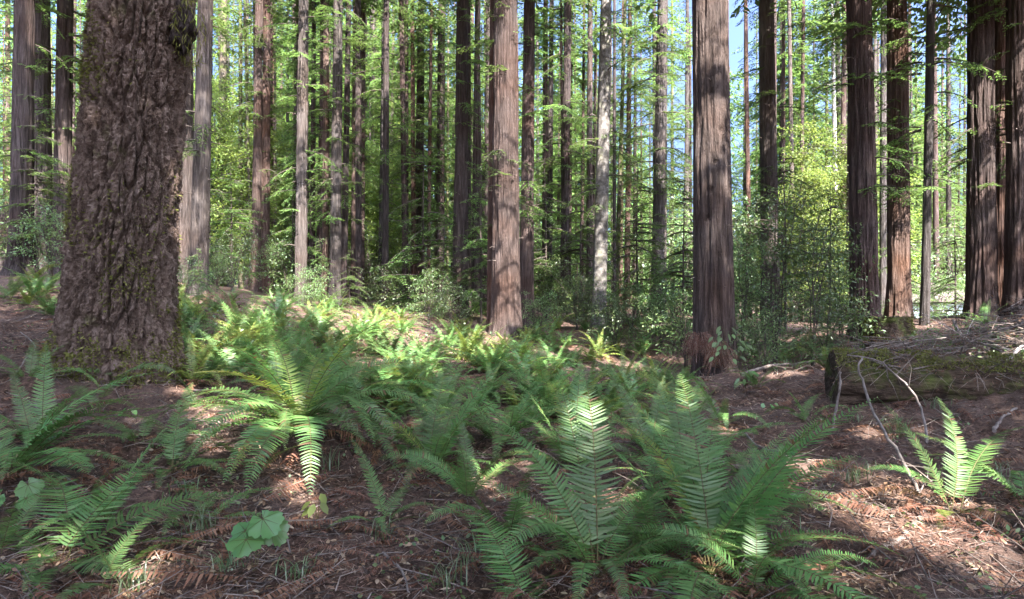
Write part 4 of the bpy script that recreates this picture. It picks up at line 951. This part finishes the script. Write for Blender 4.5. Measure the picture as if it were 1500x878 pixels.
for i, (pts, lab) in enumerate([
    ([(1500, 497, 9.2), (1440, 508, 9.0), (1385, 518, 8.8), (1335, 515, 8.6)], 'long grey branch on top of the brush, sloping left'),
    ([(1500, 520, 8.6), (1450, 505, 8.9), (1400, 497, 9.2)], 'bleached branch crossing the brush at the right edge'),
    ([(1395, 470, 9.6), (1412, 500, 9.1), (1430, 540, 8.6)], 'thin pale branch slanting down the brush'),
    ([(1500, 470, 10), (1470, 490, 9.7), (1440, 496, 9.4), (1420, 488, 9.2)], 'crooked branch at the upper edge of the brush'),
    ([(1500, 505, 8.2), (1470, 535, 8.0), (1452, 552, 7.9)], 'stout dead limb poking left from the right edge'),
    ([(1340, 500, 8.9), (1300, 512, 8.5), (1255, 521, 8.2)], 'dark branch lying along the top of the log')]):
    stick('dead_branch', pts, .022, .008, lab, [STICK, DEADWOOD, TWIG][i % 3], twigs=6, seed=i)

def brush():
    rng = np.random.default_rng(12); mb = MB()
    for i in range(820):
        px = 1255+310*rng.random()**.7; D = rng.uniform(7.8, 11.5); x = (px-CX)/F*D
        zb = max(g1(x, D), lA[2]+.34-max(0, 8.0-D)*1.2 if D < 10 else -9)+rng.uniform(-.03, .36)*max(.06, min(1, (px-1290)/190))
        a = rng.uniform(0, 6.28); L = .15+.85*rng.random()**1.8; d = np.array([math.cos(a), math.sin(a)*.8, rng.normal(0, .22)-(.35 if D < 8 else 0)])
        P = np.array([[x, D, zb], [x, D, zb]+d*L*.5+rng.normal(0, .05, 3), [x, D, zb]+d*L+rng.normal(0, .07, 3)])
        r = .002+.011*rng.random()**2.5; mb.tube(P, [r, r*.7, r*.3], 4, int(rng.random() < .12))
        if rng.random() < .6:
            q = P[1]; d2 = d+rng.normal(0, .6, 3); mb.tube(np.array([q, q+d2*L*.3]), [r*.5, r*.2], 3, 0)
        if rng.random() < .5:
            m = 14; u = rng.random((m, 1)); mb.polys(rhombs(P[1]+(P[2]-P[1])*u, d+rng.normal(0, .8, (m, 3)), rng.normal(0, 1, (m, 3)), rng.uniform(.03, .06, m), .006), 2)
    for i in range(260):
        u = rng.random(); th = rng.uniform(.3, 1.9); q = lA+(lB-lA)*u; rr_ = .36-.09*u
        P0 = q+np.array([0, -math.cos(th)*rr_*1.04, math.sin(th)*rr_*1.04]); L = rng.uniform(.1, .45); d = unit(np.array([rng.normal(0, 1), -.35*rng.random(), rng.normal(-.25, .4)]))
        r = .0015+.005*rng.random()**2; mb.tube(np.array([P0, P0+d*L*.5+rng.normal(0, .02, 3), P0+d*L+[0, -.02, -.04]]), [r, r*.8, r*.4], 4, int(rng.random() < .2))
        m = 7; uu = rng.random((m, 1)); mb.polys(rhombs(P0+d*L*uu+rng.normal(0, .02, (m, 3)), d+rng.normal(0, .8, (m, 3)), rng.normal(0, 1, (m, 3)), rng.uniform(.025, .05, m), .006), 2)
    o = mb.build('brush_heap', [TWIG, STICK, DEADN]); tag(o, 'heap of dry dead twigs covering the bank below the right-hand redwoods', 'brush', kind='stuff')
brush()

def dead_spray(name, c, D, sx, sz, n, label):
    root = px_at(c[0], c[1], D); rng = np.random.default_rng(int(c[0])); mb = MB()
    for j in range(n):
        a = rng.uniform(0, 6.28); s = np.array([math.cos(a)*sx*rng.random()**.5, -.1+.2*rng.random(), rng.uniform(-.2, .9)*sz])
        L = rng.uniform(.12, .3); d0 = np.array([math.cos(a)*.5, -.6*rng.random(), -.4-.9*rng.random()]); m = 16
        u = np.linspace(0, 1, m)[:, None]; P = s+d0*L*u+np.array([0, 0, -.3])*L*u*u
        for q in (-1, 1): mb.polys(rhombs(P, unit(d0)+np.array([q*.8, rng.normal(0, .3), 0])+rng.normal(0, .15, (m, 3)), rng.normal(0, 1, (m, 3)), .035, .006), 0)
        mb.tube(P[::5], .002, 3, 1)
    o = mb.build(name, [DEADN, TWIG], None, root); tag(o, label, 'dead foliage'); return o
dead_spray('dead_spray', (1024, 500), 12.0, .2, .2, 170, 'rounded clump of brown dead sprays on the left foot of the close redwood')
dead_spray('dead_spray', (1052, 520), 11.95, .2, .3, 110, 'brown dead sprays hanging on the front of the close redwood foot')
dead_spray('dead_spray', (1082, 583), 11.9, .3, .2, 150, 'brown dead sprays trailing right of the close redwood foot')
dead_spray('dead_spray', (1075, 600), 11.2, .3, .2, 110, 'low heap of brown sprays in front of the close redwood')
dead_spray('dead_spray', (318, 445), 17, .35, .35, 160, 'pinkish sunlit heap of dead sprays between fir and twin redwoods')

# leafy sprouts and herbs
def herb(name, loc, label, cat, nl, ll, lw, hgt, spread, mat, seed, lobed=False):
    rng = np.random.default_rng(seed); root = empty(name, loc); tag(root, label, cat)
    for i in range(nl):
        a = i*2.4+rng.normal(0, .3); h = hgt*rng.uniform(.5, 1); s = spread*rng.uniform(.4, 1)
        tip = np.array([math.cos(a)*s, math.sin(a)*s-.3*spread, h])
        b0 = np.array([tip[0]*.75+rng.normal(0, .04), tip[1]*.75, max(0, tip[2]-.14)]) if nl > 12 else np.zeros(3)
        mb = MB(); mb.tube(np.array([b0, b0+(tip-b0)*[.4, .4, .7], tip]), [.0025, .002, .0015], 4, 1)
        d = unit(np.array([math.cos(a)*.7, math.sin(a)*.5-.6, -.45])); N = unit(np.array([0, -.5, 1.])+rng.normal(0, .15, 3)); L = ll*rng.uniform(.8, 1.15)
        if lobed:           # five pointed lobes round the stalk
            S = unit(np.cross(N, d)); ang = np.linspace(-2.75, 2.75, 41)
            rad = L*(.62+.30*np.cos(ang*.5)**2*np.abs(np.cos(ang*2.25))**.7+.05*np.sin(ang*19))*(1-.28*(np.abs(ang)/2.75)**4)
            ring = tip+(d*np.cos(ang)[:, None]+S*np.sin(ang)[:, None])*rad[:, None]+N*(.1*rad*np.cos(ang*4.5))[:, None]-N*(.25*rad**2/L)[:, None]
            V = np.concatenate([[tip], ring]); mb.add(V, [[0, k, k+1] for k in range(1, 41)], 0, True)
            for k in (2, 9, 15, 20, 25, 31, 38): mb.tube(np.array([tip+N*.002, (tip+ring[k])/2+N*.004, ring[k]*.95+tip*.05+N*.003]), [.0016, .001, .0005], 3, 1)
        else:
            mb.polys(ovals([tip], [d], [N], L, lw, .2), 0, True)
        mb.build('leaf', [mat, STALK], root)
    return root
x, y, z = on(372, 850); herb('thimbleberry', (x, y, z), 'thimbleberry plant with a few broad lobed bright green leaves', 'plant', 4, .115, .1, .34, .12, LEAFP, 1, True)
x, y, z = on(15, 760); herb('thimbleberry', (x, y, z), 'thimbleberry leaves low at the left edge among ferns', 'plant', 5, .1, .1, .2, .14, LEAFP, 2, True)
x, y, z = on(118, 545); herb('leafy_seedling', (x, y, z), 'seedling with three blue-green leaves left of the fir foot', 'plant', 4, .11, .07, .2, .1, LEAFP, 3)
x, y, z = on(190, 615); herb('leafy_seedling', (x, y, z), 'tiny seedling below the fir between the ferns', 'plant', 4, .06, .04, .1, .06, LEAFP, 4)
x, y, z = on(1092, 570); herb('leafy_seedling', (x, y, z), 'pale rosette of leaves right of the close redwood foot', 'plant', 8, .14, .05, .3, .12, LEAFP, 5)
x, y, z = on(1065, 575); herb('leafy_sprout', (x, y, z), 'leafy sprout climbing the right side of the close redwood foot', 'plant', 26, .12, .055, .95, .25, BROAD, 6)
x, y, z = on(1125, 605); herb('leafy_seedling', (x, y, z), 'small bright seedling on the litter left of the log', 'plant', 5, .07, .04, .12, .08, LEAFP, 7)
x, y, z = on(465, 770); herb('leafy_seedling', (x, y, z), 'yellow-green seedling below the large sunlit fern', 'plant', 5, .1, .05, .22, .06, FERN_Y, 8)

def tuft(px, py, n, L, label, seed, lean=0):
    x, y, z = on(px, py); rng = np.random.default_rng(seed); mb = MB(); k = 7
    for i in range(n):
        a = rng.uniform(0, 6.28); l = L*rng.uniform(.5, 1.1); b = rng.normal(0, .05, 2); u = np.linspace(0, 1, k)
        d = np.array([math.cos(a)+lean, math.sin(a)*.8, 0])*rng.uniform(.2, .8)
        P = np.stack([b[0]+d[0]*l*u**1.6, b[1]+d[1]*l*u**1.6, l*(u*1.0-.62*u**2.4)], -1); S = unit(np.array([-d[1], d[0], .01]))*.0035
        w = (1-u**2)[:, None]; mb.grid(np.stack([P-S*w, P+S*w], 1), 0, True)
    o = mb.build('grass_tuft', [GRASS], None, (x, y, z)); tag(o, label, 'grass')
for i, a in enumerate([(295, 790, 40, .42, 'dry grass tuft right of the corner fern'), (335, 850, 34, .38, 'grass tuft beside the thimbleberry plant'), (200, 870, 50, .3, 'green grass tuft at the bottom near the corner fern'), (655, 860, 26, .32, 'sparse grey-green grass tuft at the bottom centre'),
                       (1245, 705, 30, .34, 'grass tuft right of the long reaching frond'), (1318, 640, 36, .45, 'tall grass tuft in front of the mossy log'), (1268, 700, 22, .3, 'thin grass blades beside the bent branch foot'), (485, 690, 20, .4, 'curved grass blades under the large sunlit fern'), (1250, 620, 24, .3, 'small grass tuft at the left end of the log'), (1375, 600, 24, .3, 'grass tuft under the right half of the log'), (1400, 690, 20, .25, 'small grass wisps behind the young fern'), (430, 860, 30, .3, 'wispy grass right of the thimbleberry plant'), (560, 790, 22, .28, 'thin grass on the litter below the drooping fern'), (700, 830, 24, .3, 'grass wisps left of the cut-off fern'), (270, 730, 24, .3, 'fine grass below the small upright fern'), (1160, 800, 22, .28, 'grass wisps right of the biggest close fern'), (1460, 700, 20, .26, 'grass wisps right of the young fern')]):
    tuft(*a, seed=i)

# ================================================================ LITTER (nobody could count it)
def litter():
    rng = np.random.default_rng(1)
    mb = MB()
    def pts(n, y0=1.9, y1=17, p=1.0):
        u = rng.random(n); y = y0*(y1/y0)**(u**p); x = (rng.random(n)*2-1)*y*.84
        return np.stack([x, y, hg(x, y)+.20*(fbm(x*3.2, y*3.2, None, 5, 31)-.5)*np.clip(1.4-np.hypot(x, y)/22, 0, 1)+.06*(vn(x*21, y*21, None, 33)-.5)*np.clip(1.4-np.hypot(x, y)/22, 0, 1)], -1)
    def flat(n, t=.3):
        a = rng.uniform(0, 6.28, n); return np.stack([np.cos(a), np.sin(a), rng.normal(0, t, n)], -1), np.array([0, 0, 1.])+rng.normal(0, .35, (n, 3))
    n = 90000; P = pts(n)+[0, 0, .004]; D, N = flat(n); P[:, 2] += rng.random(n)**2*.03; sc = .6+P[:, 1]/9
    mb.polys(rhombs(P, D, N, rng.uniform(.025, .09, n)*sc, rng.uniform(.003, .007, n)*sc), 0)
    n = 9000; P = pts(n)+[0, 0, .01]; D, N = flat(n); P[:, 2] += rng.random(n)*.02
    mb.polys(ovals(P, D, N, rng.uniform(.025, .07, n), rng.uniform(.01, .025, n), .25), 1)
    # shed redwood sprays: a stalk with two combs of needles
    n = 4200; P = pts(n)+[0, 0, .012]; D, N = flat(n, .2); D = unit(D); L = rng.uniform(.06, .16, n); S = unit(np.cross(N, D))
    for k in range(9):
        f = (k+1)/10
        for q in (-1, 1):
            mb.polys(rhombs(P+D*(L*f)[:, None], D*.6+S*q, N, L*.2*(1-.5*f), .005+0*L), 2)
    mb.polys(rhombs(P, D, N, L, .005+0*L), 2)
    n = 5200; P = pts(n)+[0, 0, .012]; D, N = flat(n, .25); D = unit(D); L = rng.uniform(.08, .5, n)
    for i in range(n):
        r = rng.uniform(.0015, .0055); m = P[i]+D[i]*L[i]*.5+rng.normal(0, .02, 3); mb.tube(np.array([P[i], m, P[i]+D[i]*L[i]]), [r, r*.8, r*.5], 3, 3 if rng.random() < .6 else 4)
    for i in range(620):            # fallen brown fronds
        y = 2.3*(13/2.3)**rng.random(); x = rng.uniform(-.8, .8)*y
        R = np.array(Matrix.Rotation(rng.uniform(0, 6.28), 3, 'Z')@Matrix.Rotation(rng.normal(0, .25), 3, 'X'))
        frond_mb(mb, rng, rng.uniform(.3, .75), rng.uniform(0, 22), rng.uniform(10, 40), rng.uniform(.07, .12), 30, False, .1, .3, .2, M=R, off=(x, y, g1(x, y)+rng.uniform(.01, .05)), m0=2, m1=3, vup=-.1)
    n = 2600; P = pts(n)+[0, 0, .012]; D, N = flat(n, .35)
    mb.polys(rhombs(P, D, N, rng.uniform(.03, .11, n), rng.uniform(.012, .035, n)), 5)
    o = mb.build('leaf_litter', [LITTER, DRYLEAF, DEADN, TWIG, STICK, BARK]); tag(o, 'brown needles, twigs and dry leaves littering the ground', 'litter', kind='stuff')
litter()
def cover():
    rng = np.random.default_rng(2); mb = MB()
    n = 2600; py = rng.uniform(440, 530, n); px = rng.uniform(100, 1500, n)
    for i in range(420):
        y = 2.6*(14/2.6)**rng.random(); x = rng.uniform(-.8, .8)*y
        if vn(np.array([x*.9]), np.array([y*.9]), None, 91)[0] < .55: continue
        broad_clump(mb, rng, np.array([x, y, g1(x, y)+.04]), .09, 8, .035, .022, False, None, .4)
    for a, b in zip(px[:420], py[:420]):
        x, y, z = on(a, b)
        if y > 70: continue
        broad_clump(mb, rng, np.array([x, y, z+.12]), .32, 26, .075, .034, False, None, .6)
    o = mb.build('undergrowth', [BROAD, LIMB]); tag(o, 'low leafy ground cover between the trunks', 'ground cover', kind='stuff')
cover()

# ================================================================ HOUSE glimpsed between the trunks
def house():
    D = 33; X0, X1 = (1262-CX)/F*D, (1420-CX)/F*D; zb = EYE-(505-CY)/F*D; ze = EYE-(440-CY)/F*D
    root = empty('house', ((X0+X1)/2, D, zb)); tag(root, 'blue-grey clapboard house glimpsed between the trunks behind the stump', 'house')
    w = (X1-X0)/2; h = ze-zb; d = 5
    t = NT('grey_blue_siding'); v = t.coords(); wv = t.n('ShaderNodeTexWave', wave_type='BANDS', bands_direction='Z', wave_profile='SAW'); t.l(v, wv.inputs[0]); wv.inputs['Scale'].default_value = 2.2
    sid = t.pri(t.hsv(t.ramp(t.noise(v, 3), [(.3, (.33, .4, .46)), (.7, (.42, .49, .55))]), .5, 1, t.rng(wv.outputs[1], .7, 1.05)), .7, wv.outputs[1], .8, .03)
    t = NT('roof_shingle'); rf = t.pri(t.ramp(t.noise(t.coords(), 9, 4), [(.3, (.05, .036, .032)), (.7, (.10, .076, .068))]), .9)
    t = NT('dark_glass'); gl = t.pri((.03, .035, .045), .1, spec=.6)
    def box(name, a, b, m, par):
        a, b = np.array(a), np.array(b); V = np.array([[(a, b)[i][0], (a, b)[j][1], (a, b)[k][2]] for i in (0, 1) for j in (0, 1) for k in (0, 1)])
        mb = MB(); mb.add(V, [[0, 1, 3, 2], [4, 6, 7, 5], [0, 4, 5, 1], [2, 3, 7, 6], [0, 2, 6, 4], [1, 5, 7, 3]]); return mb.build(name, [m], par)
    box('wall', (-w, 0, -.5), (w, d, h), sid, root)
    rr = []
    mb = MB(); e = .35; ov = [[-w-e, -e, h-.08], [w+e, -e, h-.08], [w+e, d/2, h+.8], [-w-e, d/2, h+.8], [w+e, d+e, h-.08], [-w-e, d+e, h-.08]]
    up = [[a, b, c+.12] for a, b, c in ov]; V = ov+up
    mb.add(V, [[6, 7, 8, 9], [9, 8, 10, 11], [0, 3, 2, 1], [3, 5, 4, 2], [0, 1, 7, 6], [5, 11, 10, 4]])
    mb.add(V, [[1, 2, 8, 7], [2, 4, 10, 8], [0, 6, 9, 3], [3, 9, 11, 5]]); mb.build('roof', [rf], root)
    wn = box('window', (.6, -.04, h*.35), (1.6, .03, h*.75), DEADWOOD, root); box('pane', (.68, -.06, h*.39), (1.52, -.041, h*.71), gl, wn)
house()

# ================================================================ LIGHT, SKY, CAMERA
W = bpy.data.worlds.new('World'); SC.world = W; W.use_nodes = True
nt = W.node_tree; sky = nt.nodes.new('ShaderNodeTexSky'); sky.sky_type = 'NISHITA'; sky.sun_disc = False
sky.sun_elevation = SUN_EL; sky.sun_rotation = math.atan2(TO_SUN[0], TO_SUN[1]); sky.air_density = .4; sky.dust_density = 10; sky.ozone_density = 10
bg = nt.nodes['Background']; nt.links.new(sky.outputs[0], bg.inputs[0]); bg.inputs[1].default_value = .07
ld = bpy.data.lights.new('sun', 'SUN'); ld.energy = 2.6; ld.angle = math.radians(.5); ld.color = (1, .95, .88)
lo = bpy.data.objects.new('sun', ld); COL.objects.link(lo); lo.rotation_euler = Vector(-TO_SUN).to_track_quat('-Z', 'Y').to_euler(); lo.location = (10, -20, 40)
cam = bpy.data.cameras.new('camera'); cam.sensor_width = 36; cam.lens = 36*F/1500; cam.clip_end = 3000; cam.clip_start = .05
co = bpy.data.objects.new('camera', cam); COL.objects.link(co); co.location = (0, 0, EYE); co.rotation_euler = (math.radians(90), 0, 0); SC.camera = co
vs = SC.view_settings; vs.view_transform = 'Standard'; vs.look = 'None'; vs.exposure = 4.25; vs.gamma = 1; vs.use_white_balance = True; vs.white_balance_temperature = 6300; vs.white_balance_tint = 10
cy = SC.cycles; cy.max_bounces = 6; cy.diffuse_bounces = 4; cy.transmission_bounces = 4; cy.glossy_bounces = 2; cy.transparent_max_bounces = 4
cy.use_denoising = True; cy.sample_clamp_indirect = 6; cy.caustics_reflective = False; cy.caustics_refractive = False
